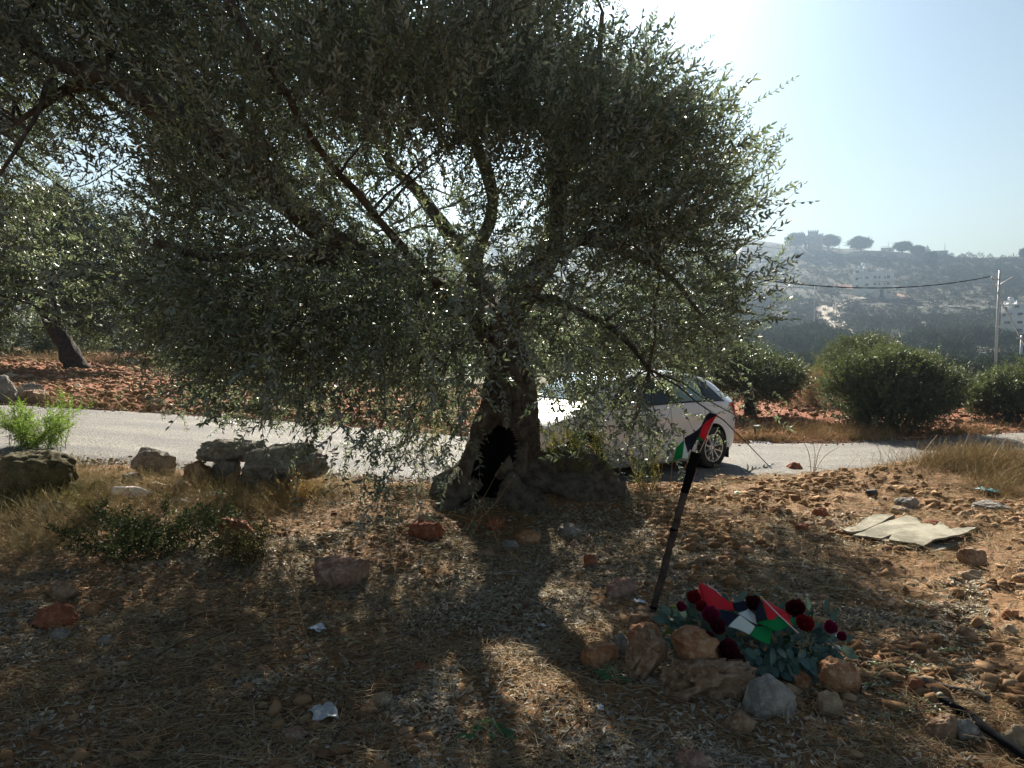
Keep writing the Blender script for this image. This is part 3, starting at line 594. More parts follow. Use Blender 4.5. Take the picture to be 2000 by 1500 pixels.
# left bank boulders
rock(-30,880,150,985,'moss','broad mossy brown boulder at the left edge under the weeds',seed=201,depth=.6,cuts=6)
rock(70,977,152,1012,'grey','low grey rock below the mossy boulder',seed=202)
rock(0,968,70,990,'grey','long thin grey stone at the left edge')
rock(260,873,342,937,'grey','dark grey boulder standing alone on the road bank',seed=204,cuts=14)
rock(380,856,518,904,'grey','long flat grey slab resting across two stones on the road bank',d=7.75,seed=206,depth=.35,cuts=7,box=.3,tilt=-4,pits=.2)
rock(412,893,470,930,'grey','stone holding up the middle of the long flat slab',d=7.75,depth=.25)
rock(362,898,420,948,'brown','brown stone under the left end of the long flat slab',d=7.6,depth=.3)
rock(466,864,648,952,'grey','largest grey boulder on the bank, sloping beside the flat slab',seed=211,depth=.7,cuts=9,d=7.45,tilt=-12,pits=.2)
rock(440,925,472,950,'brown','small brown stone before the largest bank boulder')
rock(240,922,280,950,'grey','small grey stone below the lone boulder on the bank')
rock(290,940,330,962,'beige','tan stone behind the clear bottle')
rock(330,938,372,962,'pink','pinkish stone right of the clear bottle')
rock(335,970,375,990,'grey','pale grey stone between bottle and green cap')
rock(500,940,530,968,'brown','brown stone below the largest bank boulder')
rock(522,963,550,980,'red','small brick coloured stone below the largest bank boulder')
# beyond the road
rock(-25,733,32,795,'grey','big grey boulder at the left edge beyond the road',seed=221)
rock(28,748,84,782,'grey','rounded grey boulder beyond the road, behind the front one',seed=222)
rock(40,760,102,792,'brown','sloping brown boulder beyond the road, nearest the leaning tree',seed=223)
rock(284,778,325,798,'brown','dark stone on the far verge of the road')
rock(243,700,268,716,'white','pale stone at the back of the red field')
rock(0,728,40,742,'beige','low beige stone behind the far boulders')
# right side
rock(1534,902,1569,926,'red','reddish rock on the near verge of the road right of the car',seed=231)
rock(1746,970,1794,996,'grey','grey rock beyond the cracked board',seed=232)
rock(1736,988,1770,1004,'beige','tan stone in front of the grey rock beyond the board')
rock(1900,978,1972,1003,'grey','long grey slab stone on bare soil near the right edge',seed=233)
rock(1868,998,1898,1016,'beige','round tan stone below the long grey slab stone')
rock(1586,990,1618,1012,'red','reddish lump left of the cracked board, upper')
rock(1600,1012,1632,1035,'brown','brown lump left of the cracked board, lower')
rock(1552,1022,1582,1044,'red','reddish clod farther left of the cracked board')
rock(1438,1038,1470,1054,'beige','flat tan stone in the bright soil')
rock(1485,1036,1512,1052,'beige','small tan stone beside the flat tan one in the bright soil')
rock(1875,1070,1924,1110,'brown','rounded brown rock in front of the right end of the board',seed=238,cuts=7)
rock(1870,1112,1920,1132,'beige','flat yellowish stone below the rounded brown rock',seed=239,box=.5)
rock(1984,1108,2010,1130,'beige','tan stone at the right edge level with the yellowish one')
rock(1722,1004,1748,1020,'brown','pointed stone touching the back of the cracked board')
rock(1806,1016,1838,1032,'red','dark reddish stone behind the cracked board')
rock(1440,1066,1472,1084,'orange','orange stone left of the board in the bright soil')
rock(1955,1186,1992,1212,'orange','orange tan rock near the right edge in the sun',seed=245)
rock(1950,1218,1985,1242,'beige','sunlit tan stone below the orange tan rock')
rock(1832,1162,1862,1180,'beige','sunlit tan stone at mid right')
rock(1880,1180,1908,1200,'beige','second sunlit tan stone, right of the other at mid right')
# scattered field stones that nothing tells apart
def field_stones():
    r=np.random.default_rng(5); protos=[]
    for i in range(7):
        v,f=rock_verts(900+i*13,8,0,1.,hi=False); mb=MB(); mb.add(v*np.array([1,.8,.6]),f); protos.append(mb)
    kinds=['beige','orange','brown','pink','beige','red','brown']; meshes=[]
    def put(o,x,y,s):
        o.location=(x,y,gz(x,y)+s*.14); o.rotation_euler=(r.uniform(-.3,.3),r.uniform(-.3,.3),r.uniform(0,6.28)); o.scale=(s*r.uniform(.8,1.3),s,s*r.uniform(.7,1.2))
    base=[p.build('stone',RM[kinds[i]]) for i,p in enumerate(protos)]
    spec=[('small stone strewn over the sunlit bare soil on the right','small stones on the sunlit soil',95,lambda:(r.uniform(1.5,5.5),r.uniform(4.6,8.6)),(.018,.055)),
          ('small stone on the shaded leaf litter under the tree','small stones in the tree shade',60,lambda:(r.uniform(-3.4,2.4),r.uniform(2.9,6.4)),(.012,.038)),
          ('pale stone lying in the ploughed red field beyond the road','stones in the red field beyond the road',100,lambda:(r.uniform(-14,0),r.uniform(13.6,24)),(.04,.13)),
          ('small stone among dry grass on the left road bank','small stones on the left bank',30,lambda:(r.uniform(-4.6,-1.2),r.uniform(5.8,8.0)),(.025,.07))]
    used=0
    for lab,grp,n,fn,sz in spec:
        for k in range(n):
            j=r.integers(0,7)
            if used<7: o=base[used]; used+=1
            else: o=base[j].copy(); COL.objects.link(o)
            x,y=fn(); s=sz[0]+(sz[1]-sz[0])*r.random()**2.2; put(o,x,y,s); tag(o,lab,'stone',grp)
field_stones()
# ---------------------------------------------------------------- loose soil, litter, grass
def in_view(n,r,y0,y1,xl=-.68,xr=.68,pw=1.0):
    y=y0+(y1-y0)*r.random(n)**pw; x=r.uniform(xl,xr,n)*y; return x,y
def clods():
    r=np.random.default_rng(8); V,Fc=ICO1; mb=MB()
    def lot(n,y0,y1,xl,xr,s0,s1,pw=1.3,filt=None,cf=True):
        x,y=in_view(n,r,y0,y1,xl,xr,pw)
        cl=fb2(x,y,.9,3,91)+.6*fb2(x,y,3.5,2,92); k=(r.random(len(x))<np.clip(.45+1.9*cl,.04,1))|(y>12); x=x[k];y=y[k]
        if filt is not None: k=filt(x,y); x=x[k];y=y[k]
        k=~((y>roadn(x)-.1)&(y<roadf(x)+.1)); x=x[k];y=y[k]
        z=ground(x,y); s=s0+(s1-s0)*r.random(len(x))**5.5
        vs=V[None]*(1+.30*r.normal(size=(len(x),len(V)))[...,None])*(s[:,None]*np.array([1.1,1,.75])*r.uniform(.7,1.3,(len(x),3)))[:,None]
        vs+=np.stack([x,y,z+s*.2],1)[:,None]
        f=Fc[None]+(np.arange(len(x))*len(V))[:,None,None]
        mb.add(vs.reshape(-1,3),f.reshape(-1,3),rnd=np.repeat(r.random(len(x)),len(Fc)))
    lot(26000,3.2,9.6,.12,.72,.003,.046,.9,lambda x,y:(x>1.1+.0*y)&(fb2(x,y,1.2,2,4)>-.45))
    lot(16000,2.6,7.8,-.7,.5,.003,.020)
    lot(5000,2.6,9,-.7,-.1,.006,.035)
    lot(34000,13.2,30,-.75,.1,.012,.075,1.4)
    lot(5000,13.8,24,.1,.75,.02,.08,1.4)
    m=mat('clod_soil',(.2,.1,.05),.95,.1,rndcol=[(.16,.088,.044),(.23,.135,.07),(.30,.185,.10),(.18,.095,.045),(.36,.25,.15)])
    tag(mb.build('soil_clods',m,smooth=False),kind='stuff')
clods()
def road_gravel():
    r=np.random.default_rng(18); V,Fc=ICO1; n=9000; x=r.uniform(-10,11,n); side=r.random(n)<.6; t=np.abs(r.normal(size=n))*.22-.12
    y=np.where(side,roadn(x)+t,roadf(x)-t); z=np.maximum(ground(x,y),roadz(x)+.014+.02*np.sin(PI*np.clip((y-roadn(x))/(roadf(x)-roadn(x)),0,1))); s=.004+.018*r.random(n)**4
    vs=V[None]*(1+.3*r.normal(size=(n,len(V),1)))*(s[:,None]*np.array([1.1,1,.7]))[:,None]+np.stack([x,y,z+s*.3],1)[:,None]
    mb=MB(); mb.add(vs.reshape(-1,3),(Fc[None]+(np.arange(n)*len(V))[:,None,None]).reshape(-1,3),rnd=np.repeat(r.random(n),len(Fc)))
    tag(mb.build('road_gravel',mat('spilled_gravel',(.2,.15,.1),.95,.1,rndcol=[(.20,.12,.07),(.30,.22,.15),(.16,.14,.12),(.36,.30,.23)]),smooth=False),kind='stuff')
road_gravel()
def flakes(name,n,Lr,Wr,cols,xy,lift=.006,curl=.25,seed=1,tilt=.35,mat_=None,trans=.1,rough=.7):
    r=np.random.default_rng(seed); x,y=xy(r,n); k=~((y>roadn(x)-.1)&(y<roadf(x)+.1)); x=x[k];y=y[k]; n=len(x)
    z=ground(x,y)+lift*r.random(n)**1.5; T=[]
    for i in range(5): lv,lq=leaf_quads(1,.2+.05*i,.25,curl*(i-2)/2); T.append((lv-[0,.5,0],lq,np.zeros(len(lq),int)))
    d=np.stack([np.cos(a:=r.uniform(0,2*PI,n)),np.sin(a),r.normal(size=n)*tilt],1)
    mb=MB(); y_=d/np.linalg.norm(d,axis=1)[:,None]; up=np.stack([r.normal(size=n)*.35,r.normal(size=n)*.35,np.ones(n)],1); xx=np.cross(y_,up); xx/=np.linalg.norm(xx,axis=1)[:,None]; zz=np.cross(xx,y_)
    fr=np.stack([xx,y_,zz],2); L=r.uniform(*Lr,n); Wd=r.uniform(*Wr,n); w=r.integers(0,5,n); pos=np.stack([x,y,z],1)
    for i,(V,Q,K) in enumerate(T):
        I=np.where(w==i)[0]; sc=np.stack([Wd[I],L[I],L[I]],1)
        v=np.einsum('nij,nvj->nvi',fr[I],V[None]*sc[:,None])+pos[I][:,None]; q=Q[None]+(np.arange(len(I))*len(V))[:,None,None]
        mb.add(v.reshape(-1,3),q.reshape(-1,4),rnd=np.repeat(r.random(len(I)),len(Q)))
    m=mat_ or mat(name+'_mat',cols[0],rough,.3,rndcol=cols,trans=trans)
    return tag(mb.build(name,m,smooth=False),kind='stuff')
def xy_litter(r,n):
    x,y=in_view(n*3,r,2.5,7.9,-.72,.62,1.25); dn=np.clip(1.15-((x+.5)/2.9)**2*.6-((y-4.6)/3.6)**2*.7,.03,1)*(.12+1.4*sm(-.15,.3,fb2(x,y,1.3,3,41)))
    k=np.where(r.random(n*3)<dn)[0][:n]; return x[k],y[k]
flakes('leaf_litter',85000,(.026,.055),(.030,.055),[(.42,.37,.29),(.26,.22,.155),(.16,.12,.08),(.54,.49,.40),(.33,.27,.18)],xy_litter,seed=3)
def straws(name,n,xy,Lr,cols,seed,lie=.18,w=.0012,upmix=0.,curv=.3,kind='stuff',rough=.75,lift=.012):
    """thin curved dry stems: a ribbon of three-sided tube segments"""
    r=np.random.default_rng(seed); x,y=xy(r,n); n=len(x); z=ground(x,y)+lift*r.random(n)
    a=r.uniform(0,2*PI,n); el=np.where(r.random(n)<upmix,r.uniform(.5,1.45,n),np.abs(r.normal(size=n))*lie)
    d=np.stack([np.cos(a)*np.cos(el),np.sin(a)*np.cos(el),np.sin(el)],1); L=r.uniform(*Lr,n)
    side=np.stack([-np.sin(a),np.cos(a),np.zeros(n)],1); c=r.normal(size=n)*curv
    ts=np.linspace(0,1,5); p=np.stack([x,y,z],1)[:,None]+d[:,None]*(L[:,None]*ts)[...,None]+side[:,None]*((c*L)[:,None]*ts**2)[...,None]
    p[...,2]-=(L*.35*np.sin(el)*np.abs(c))[:,None]*ts**2
    nrm=np.cross(d,side); ww=w*r.uniform(.6,1.6,n)[:,None]*(1-.6*ts)
    offs=[side,-.5*side+.87*nrm,-.5*side-.87*nrm]
    v=np.stack([p+o[:,None]*ww[...,None] for o in offs],2)   # n,5,3,3
    q=[]; 
    for s_ in range(4):
        for j in range(3): q.append([s_*3+j,s_*3+(j+1)%3,s_*3+3+(j+1)%3,s_*3+3+j])
    q=np.array(q); mb=MB(); mb.add(v.reshape(-1,3),(q[None]+(np.arange(n)*15)[:,None,None]).reshape(-1,4),rnd=np.repeat(r.random(n),12))
    m=mat(name+'_mat',cols[0],rough,.25,rndcol=cols,trans=.15); return tag(mb.build(name,m,smooth=False),kind=kind)
def xy_straw(r,n):
    x,y=in_view(n*3,r,2.5,9.3,-.72,.72,1.2); dn=.25+.9*sm(-.3,.35,fb2(x,y,1.1,3,51)); k=np.where((r.random(n*3)<dn)&(y<roadn(x)-.35))[0][:n]; return x[k],y[k]
STRAW=[(.30,.21,.11),(.42,.32,.18),(.22,.15,.08),(.52,.42,.27)]
straws('dry_straw',52000,xy_straw,(.025,.14),STRAW,seed=61,w=.0016,lift=.02)
def patch(L):        # list of (u,v,ru,rv,weight) pixel ellipses on the ground -> sampler
    C=[]
    for u,v,ru,rv,wt in L:
        p=hit(u,v); s=p[1]/F; q=hit(u,min(v+rv,1600)); C.append((p[0],p[1],ru*s,max(.12,abs(p[1]-q[1])),wt))
    C=np.array(C); 
    def f(r,n):
        k=r.choice(len(C),n,p=C[:,4]/C[:,4].sum()); g=r.normal(size=(n,2))*.55; x=C[k,0]+g[:,0]*C[k,2]; y=C[k,1]+g[:,1]*C[k,3]; m=~((y>roadn(x)-.02)&(y<roadf(x)+.05)); return x[m],y[m]
    return f
bankL=patch([(200,930,180,40,3),(90,1000,120,40,3),(330,960,140,30,3),(560,970,140,30,3),(250,1010,160,40,2),(680,930,80,25,2),(60,1060,100,40,2),(450,1000,100,30,2),(830,900,60,15,1.5)])
bankR=patch([(1620,915,70,12,2),(1750,905,100,14,4),(1880,905,110,18,5),(1990,920,90,25,5),(1960,960,60,20,1.5)])
straws('dry_grass',9000,bankL,(.06,.24),[(.34,.27,.14),(.46,.37,.20),(.24,.18,.09),(.27,.25,.11)],seed=62,upmix=.85,lie=.4,w=.0014)
straws('dry_grass',6500,bankR,(.08,.32),[(.30,.21,.10),(.42,.31,.15),(.20,.15,.08),(.26,.22,.10)],seed=63,upmix=.9,lie=.5,w=.0016)
straws('dry_grass',5000,patch([(1480,862,90,4,2),(1700,862,200,4,4),(1930,850,120,6,4),(1650,845,160,8,4)]),(.08,.34),[(.30,.21,.10),(.40,.28,.13),(.18,.14,.07)],seed=64,upmix=.9,w=.003)
straws('dry_grass',4500,patch([(300,712,330,5,3),(650,720,200,5,3),(150,800,150,4,.6)]),(.1,.45),[(.30,.22,.10),(.22,.19,.08),(.36,.28,.15)],seed=65,upmix=.9,w=.004)
straws('green_grass',5200,patch([(70,930,80,35,4),(140,960,70,25,2),(30,990,60,25,2)]),(.05,.16),[(.10,.11,.035),(.16,.17,.05),(.22,.19,.08)],seed=66,upmix=.95,w=.0013)
straws('fallen_twigs',900,xy_straw,(.06,.30),[(.09,.065,.045),(.15,.11,.08),(.06,.045,.035)],seed=68,w=.0032,lift=.02,curv=.5,lie=.1)
# leafy weeds ---------------------------------------------------------
def weed(name,label,cat,u,v,w,h,n,cols,L,W,seed,stems=14,spread=.5,up=1.0,trans=.3,dp=None,group=None):
    p=hit(u,v); d=p[1]; w=w*d/F; h=h*d/F; r=np.random.default_rng(seed); root=empty(name,p); tag(root,label,cat,group)
    st=MB(); pos=[];dirs=[]; dp=dp or w*.7
    for i in range(stems):
        b=np.array([r.uniform(-.3,.3)*w,r.uniform(-.3,.3)*dp,-.02]); t=np.array([r.uniform(-.5,.5)*w,r.uniform(-.5,.5)*dp,h*r.uniform(.45,1)])
        ts=np.linspace(0,1,7)[:,None]; pp=b+(t-b)*ts+np.array([0,0,.2*h])*ts*(1-ts)+r.normal(size=(7,3))*.01; st.tube(pp,np.linspace(.004,.0012,7),4,cap=False)
        k=max(2,n//stems); tt=r.uniform(.15,1,k); q=np.stack([np.interp(tt,ts[:,0],pp[:,j]) for j in range(3)],1); pos.append(q+r.normal(size=q.shape)*.012); dd=(t-b)/np.linalg.norm(t-b)*up+r.normal(size=q.shape)*spread; dirs.append(dd)
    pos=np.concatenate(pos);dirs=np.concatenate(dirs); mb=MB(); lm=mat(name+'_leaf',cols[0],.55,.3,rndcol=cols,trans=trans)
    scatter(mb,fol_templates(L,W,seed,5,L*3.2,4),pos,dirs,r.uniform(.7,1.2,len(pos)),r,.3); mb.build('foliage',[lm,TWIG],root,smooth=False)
    st.build('stems',mat(name+'_stem',(cols[0][0]*1.3,cols[0][1]*.95,cols[0][2]),.8,.2),root); return root
GREEN=[(.06,.10,.02),(.095,.15,.03),(.14,.19,.05)]
weed('shrub','bright green feathery shrub at the left edge in front of the road','shrub',75,884,175,112,1300,GREEN,.034,.008,71,stems=44,spread=.45,trans=.4)
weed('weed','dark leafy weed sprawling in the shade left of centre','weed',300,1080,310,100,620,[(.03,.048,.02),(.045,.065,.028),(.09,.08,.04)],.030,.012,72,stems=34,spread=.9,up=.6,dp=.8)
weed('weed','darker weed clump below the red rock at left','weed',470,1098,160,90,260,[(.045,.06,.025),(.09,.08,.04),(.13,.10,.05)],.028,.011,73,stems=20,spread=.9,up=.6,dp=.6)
weed('weed','yellowish green weeds growing behind the tree root, in front of the car','weed',1130,955,170,135,700,[(.08,.10,.03),(.14,.15,.05),(.24,.22,.09)],.022,.006,74,stems=30,spread=.5,trans=.35)
weed('weed','thin upright yellow green weed right of the tree root','weed',1262,960,70,110,170,[(.14,.15,.05),(.24,.22,.09)],.020,.005,75,stems=12,spread=.45,trans=.35)
weed('weed','pale weeds between the trunk and the road, left side','weed',840,905,110,75,330,[(.12,.13,.05),(.22,.20,.09)],.020,.006,76,stems=18,spread=.5,trans=.3)
weed('weed','low brown green weeds on the left bank','weed',190,1015,150,60,300,[(.09,.09,.035),(.18,.14,.06)],.022,.006,77,stems=18,spread=.7)
weed('weed','dry weed tuft at the foot of the largest bank boulder','weed',590,985,110,60,260,[(.26,.17,.08),(.16,.12,.05)],.020,.005,78,stems=18,spread=.7)
weed('weed','slender young weed in front of the tree root','weed',1020,1020,55,95,40,[(.09,.10,.05),(.14,.15,.08)],.020,.005,79,stems=3,spread=.4)
# dry stalks
def stalk(name,label,paths,rad=.003,heads=0,col=(.30,.19,.10)):
    pts0=P(*paths[0][0]); root=empty(name,pts0); tag(root,label,'dry stalk'); mb=MB(); hb=MB()
    for L in paths:
        q=spl(np.array([[*P(*a),0] for a in L]),14)[:,:3]-pts0; mb.tube(q,np.linspace(rad,rad*.45,14),5,cap=False)
        if heads: hb.add(ICO1[0]*.0065+q[-1],ICO1[1])
    mb.build('stem',mat(name+'_m',col,.8,.2),root)
    if heads: hb.build('seed_head',mat('seed_head',(.45,.36,.25),.8,.2),root)
stalk('dry_stalk','crossing dry stalks with round seed heads before the trunk hollow',[[(884,1092,5.5),(930,1000,5.6),(981,905,5.7)],[(875,1002,5.5),(930,1018,5.5),(966,1030,5.5)],[(930,1020,5.55),(965,985,5.6),(1004,930,5.7)],[(972,1062,5.5),(950,1000,5.55),(917,945,5.6)],[(970,1100,5.4),(973,1060,5.4),(971,1016,5.4)],[(925,1040,5.5),(940,1010,5.5),(936,980,5.5)]],.0028,1)
stalk('dry_stalk','brittle brown stalk rising left of the biggest pinkish rock',[[(600,1268,4.0),(588,1200,4.05),(568,1110,4.1),(560,1040,4.15)],[(584,1180,4.05),(572,1150,4.05),(578,1090,4.1)],[(575,1140,4.05),(550,1100,4.1),(530,1070,4.15)]],.0055)
stalk('dry_stalk','reddish dry stems lying aslant below the trunk',[[(885,1155,4.9),(960,1120,5.0),(1035,1085,5.1)],[(890,1160,4.9),(905,1130,4.95),(925,1105,5.0)],[(990,1075,5.1),(1010,1090,5.05),(1022,1110,5.0)]],.0045)
stalk('dry_stalk','tall thin rust coloured stems just left of the flag',[[(1300,1010,7.2),(1310,940,7.2),(1316,860,7.2)],[(1296,1015,7.2),(1290,950,7.2),(1296,890,7.2)],[(1305,1000,7.2),(1330,930,7.2),(1350,890,7.2)],[(1310,1000,7.2),(1345,960,7.2),(1362,915,7.2)]],.0045,col=(.32,.15,.08))
stalk('dry_stalk','long straw stem lying across the bottom left of the photo',[[(350,1496,3.0),(480,1490,3.05),(600,1470,3.1),(700,1442,3.2)],[(560,1478,3.1),(640,1455,3.12),(660,1400,3.2)]],.0028,col=(.42,.32,.18))
stalk('dry_stalk','bare twiggy dry plant standing on the near verge of the road',[[(1585,925,8.8),(1578,880,8.9),(1560,850,8.9)],[(1590,925,8.8),(1600,880,8.9),(1612,858,8.9)],[(1588,925,8.8),(1592,890,8.9),(1588,862,8.9)],[(1592,920,8.8),(1612,890,8.9),(1640,872,8.9)]],.005)
stalk('dry_stalk','tangled pale thorny stems over the right verge',[[(1780,950,8.0),(1800,890,8.1),(1830,850,8.2)],[(1900,950,8.0),(1880,890,8.1),(1895,840,8.2)],[(1700,930,8.2),(1720,890,8.3),(1700,850,8.4)],[(1950,960,7.8),(1940,900,7.9),(1970,850,8)],[(1820,930,8.1),(1850,900,8.1),(1900,890,8.2)]],.0045,col=(.40,.30,.18))
# ---------------------------------------------------------------- white hatchback
WHITE=mat('white_car_paint',(.55,.56,.58),.28,.5,coat=.6); GLASS=bpy.data.materials.new('car_glass'); GLASS.use_nodes=True
def _glass(m,tint,rough=.02,alpha=.55):
    b=m.node_tree.nodes['Principled BSDF']; b.inputs['Base Color'].default_value=(*tint,1); b.inputs['Roughness'].default_value=rough; b.inputs['Specular IOR Level'].default_value=.8; b.inputs['Alpha'].default_value=alpha
_glass(GLASS,(.02,.035,.035),.03,.55)
BLACKP=mat('black_plastic',(.015,.015,.016),.5,.4); TYRE=mat('tyre_rubber',(.022,.022,.023),.85,.25); ALLOY=mat('alloy',(.55,.55,.56),.30,.5,metal=.75); DARK=mat('dark_interior',(.02,.02,.022),.8,.2)
REDL=mat('red_lamp',(.55,.012,.02),.15,.6,coat=.5); CHROME=mat('clear_lamp',(.6,.62,.65),.12,.7,metal=.3)
def car():
    psi=R(37); c=P(1390,915,11.15); rax=.80; Lc=4.28; Wc=1.78
    # local: +x towards the front. front points left and a little toward the camera
    ang=PI+psi; zr=float(roadz(c[0]))+.03
    zf=float(roadz(c[0]+math.cos(ang)*2.65))+.03; pitch=math.atan2(zf-zr,2.65)
    hx=np.array([math.cos(ang),math.sin(ang)]); near=np.array([-hx[1],hx[0]])   # left side of the car faces the camera
    if near[1]>0: near=-near
    root=empty('parked_car',(0,0,0)); tag(root,'white hatchback parked on the road behind the olive tree, its front hidden by the trunk','car')
    o=np.array([c[0],c[1]])-hx*rax - near*(Wc/2-.02)
    o=np.array([c[0],c[1]])-hx*rax*.94-near*(Wc/2-.02)*.94; root.scale=(.94,)*3; root.location=(o[0],o[1],zr-math.sin(pitch)*rax*.94); root.rotation_euler=(0,-pitch,ang)
    # profile: x, top, belt, half width at hip, half width at roof edge
    st=np.array([[0.00,.80,.74,.56,.54],[.02,1.00,.86,.64,.58],[.10,1.10,.97,.735,.58],[.22,1.13,.98,.80,.57],[.40,1.25,1.00,.86,.585],[.58,1.345,1.005,.885,.60],[.85,1.425,1.005,.89,.615],[1.3,1.475,1.00,.89,.625],[1.8,1.48,.985,.89,.625],[2.3,1.45,.97,.89,.615],[2.65,1.36,.955,.89,.60],[2.95,1.20,.945,.885,.60],[3.2,1.05,.935,.88,.62],[3.45,.965,.915,.87,.66],[3.75,.90,.86,.85,.68],[4.0,.80,.76,.80,.66],[4.2,.66,.60,.70,.60],[4.28,.52,.48,.62,.55]])
    xs=np.unique(np.r_[np.linspace(0,.12,6),np.linspace(.12,4.16,72),np.linspace(4.16,4.28,5)])
    def I(k,x): return np.interp(x,st[:,0],st[:,k])
    from_s=lambda a:np.convolve(np.pad(a,2,'edge'),[.1,.2,.4,.2,.1],'valid')
    top,belt,hip,rf_=[from_s(I(k,xs)) for k in (1,2,3,4)]
    def ring(i):
        t,b,h,w=top[i],belt[i],hip[i],rf_[i]; x=xs[i]; bot=.17+.10*sm(.35,0,x)+.04*sm(3.9,4.28,x); be=.0
        # crease line lit blue above in the photo: slight shoulder
        pts=[(0,bot-.02),(h*.6,bot-.02),(h*.90,bot),(h*.955,bot+.07),(h*.985,bot+.16),(h*.99,b*.55),(h*1.0,b*.72),(h*1.005,b*.80),(h*.985,b*.90),(h*.965,b-.015),(h*.955,b)]
        if t>b+.12:
            s=(t-b); pts+=[(h*.955+(w-h*.955)*.25,b+s*.24),(h*.955+(w-h*.955)*.52,b+s*.50),(h*.955+(w-h*.955)*.80,b+s*.74),(w,b+s*.88),(w*.86,b+s*.955),(w*.5,b+s*.99),(0,t)]
        else:
            s=max(t-b,.02); pts+=[(h*.90,b+s*.35),(h*.84,b+s*.6),(h*.76,b+s*.8),(w*.9,b+s*.9),(w*.75,b+s*.96),(w*.4,t),(0,t+.01)]
        return np.array(pts)
    Rg=np.array([ring(i) for i in range(len(xs))]); n,k=Rg.shape[:2]
    left=np.stack([np.repeat(xs[:,None],k,1),Rg[...,0],Rg[...,1]],-1)    # +y = one side
    right=left[:,::-1][:,1:-1]*np.array([1,-1,1]); full=np.concatenate([left,right],1); m=full.shape[1]
    mb=MB(); i=np.arange(n-1)[:,None]*m; j=np.arange(m)[None]; q=np.stack([i+j,i+(j+1)%m,i+m+(j+1)%m,i+m+j],-1).reshape(-1,4)
    c0=full[0].mean(0);c1=full[-1].mean(0); v=np.vstack([full.reshape(-1,3),c0,c1]); jj=np.arange(m)
    mb.add(v,[q,np.stack([np.full(m,n*m),(jj+1)%m,jj],1),np.stack([np.full(m,n*m+1),(n-1)*m+jj,(n-1)*m+(jj+1)%m],1)])
    body=mb.build('body',[WHITE,BLACKP],root)
    bmm=bmesh.new(); bmm.from_mesh(body.data); bmesh.ops.recalc_face_normals(bmm,faces=bmm.faces); bmm.to_mesh(body.data); bmm.free()
    # wheel arches
    for x in (rax,rax+2.64):
        for sgn in (1,-1):
            bpy.ops.mesh.primitive_cylinder_add(vertices=48,radius=.365,depth=.46,location=(0,0,0)); cy=bpy.context.active_object
            for p in cy.data.polygons: p.material_index=0
            cy.data.materials.append(BLACKP)
            cy.data.transform(Matrix.Translation((x,sgn*.80,.325))@Matrix.Rotation(PI/2,4,'X')); 
            mo=body.modifiers.new('b','BOOLEAN'); mo.operation='DIFFERENCE'; mo.object=cy; mo.solver='EXACT'; mo.material_mode='TRANSFER'
            cy.parent=None; cy.matrix_world=Matrix.Identity(4); body.parent=None
            bpy.context.view_layer.update(); dg=bpy.context.evaluated_depsgraph_get(); me=bpy.data.meshes.new_from_object(body.evaluated_get(dg)); body.modifiers.clear(); body.data=me; bpy.data.objects.remove(cy)
            body.parent=root
    for p in body.data.polygons: p.use_smooth=True
    body.data.set_sharp_from_angle(angle=R(32))
    # surface sampler on the side: s = 0 belt .. 1 roof edge
    def side(x,f,sgn,off=.004):
        h,w,t,b=[np.interp(x,xs,a) for a in (hip,rf_,top,belt)]; s=t-b
        fy=np.interp(f,[0,.24,.50,.74,.88],[h*.955,h*.955+(w-h*.955)*.25,h*.955+(w-h*.955)*.52,h*.955+(w-h*.955)*.80,w]); return np.array([x,sgn*(fy+off),b+s*f+off*.3])
    def glasspatch(name,poly,parent=root,off=.005,m=GLASS,nx=10,sgns=(1,-1)):
        """poly: list of (x,f_low,f_high) along x"""
        for sgn in sgns:
            mb=MB(); X=np.linspace(poly[0][0],poly[-1][0],nx); lo=np.interp(X,[p[0] for p in poly],[p[1] for p in poly]); hi_=np.interp(X,[p[0] for p in poly],[p[2] for p in poly]); V=[]
            for a in range(nx):
                for f in np.linspace(0,1,6): V.append(side(X[a],lo[a]+(hi_[a]-lo[a])*f,sgn,off))
            i=np.arange(nx-1)[:,None]*6; j=np.arange(5)[None]; mb.add(V,np.stack([i+j,i+6+j,i+7+j,i+1+j],-1).reshape(-1,4)); mb.build(name,m,parent)
    glasspatch('window_surround',[(.50,.03,.06),(.62,.03,.40),(.85,.03,.80),(1.1,.03,.86),(2.25,.03,.86),(2.55,.03,.80),(2.95,.02,.25)],off=.004,m=BLACKP,nx=34)
    wf=mat('rear_side_glass',(.13,.20,.18),.05,.9)  # opaque pane, its green colour stands in for light coming through the car
    glasspatch('side_window',[(1.00,.08,.66),(1.15,.08,.79),(1.72,.08,.80)],off=.009,m=wf)
    glasspatch('side_window',[(1.80,.08,.80),(2.2,.08,.79),(2.5,.08,.68),(2.78,.08,.30)],off=.009,m=GLASS)
    glasspatch('quarter_window',[(.66,.08,.10),(.78,.08,.46),(.93,.08,.60)],off=.009,m=GLASS,nx=6)
    # windscreen and rear window
    def across(name,x0,x1,wf_,off,m):
        mb=MB(); V=[]; X=np.linspace(x0,x1,9)
        for x in X:
            t,w=np.interp(x,xs,top),np.interp(x,xs,rf_)
            for s in np.linspace(-1,1,13): V.append((x+off*.6,s*w*wf_,t+off-.05*abs(s)**3*.6))
        i=np.arange(8)[:,None]*13; j=np.arange(12)[None]; mb.add(V,np.stack([i+j,i+13+j,i+14+j,i+1+j],-1).reshape(-1,4)); mb.build(name,m,root)
    SCR=mat('windscreen_glass',(.05,.07,.07),.06,.9); across('windscreen',2.52,3.18,.94,.012,SCR); across('rear_window',.14,.42,.88,.012,SCR)
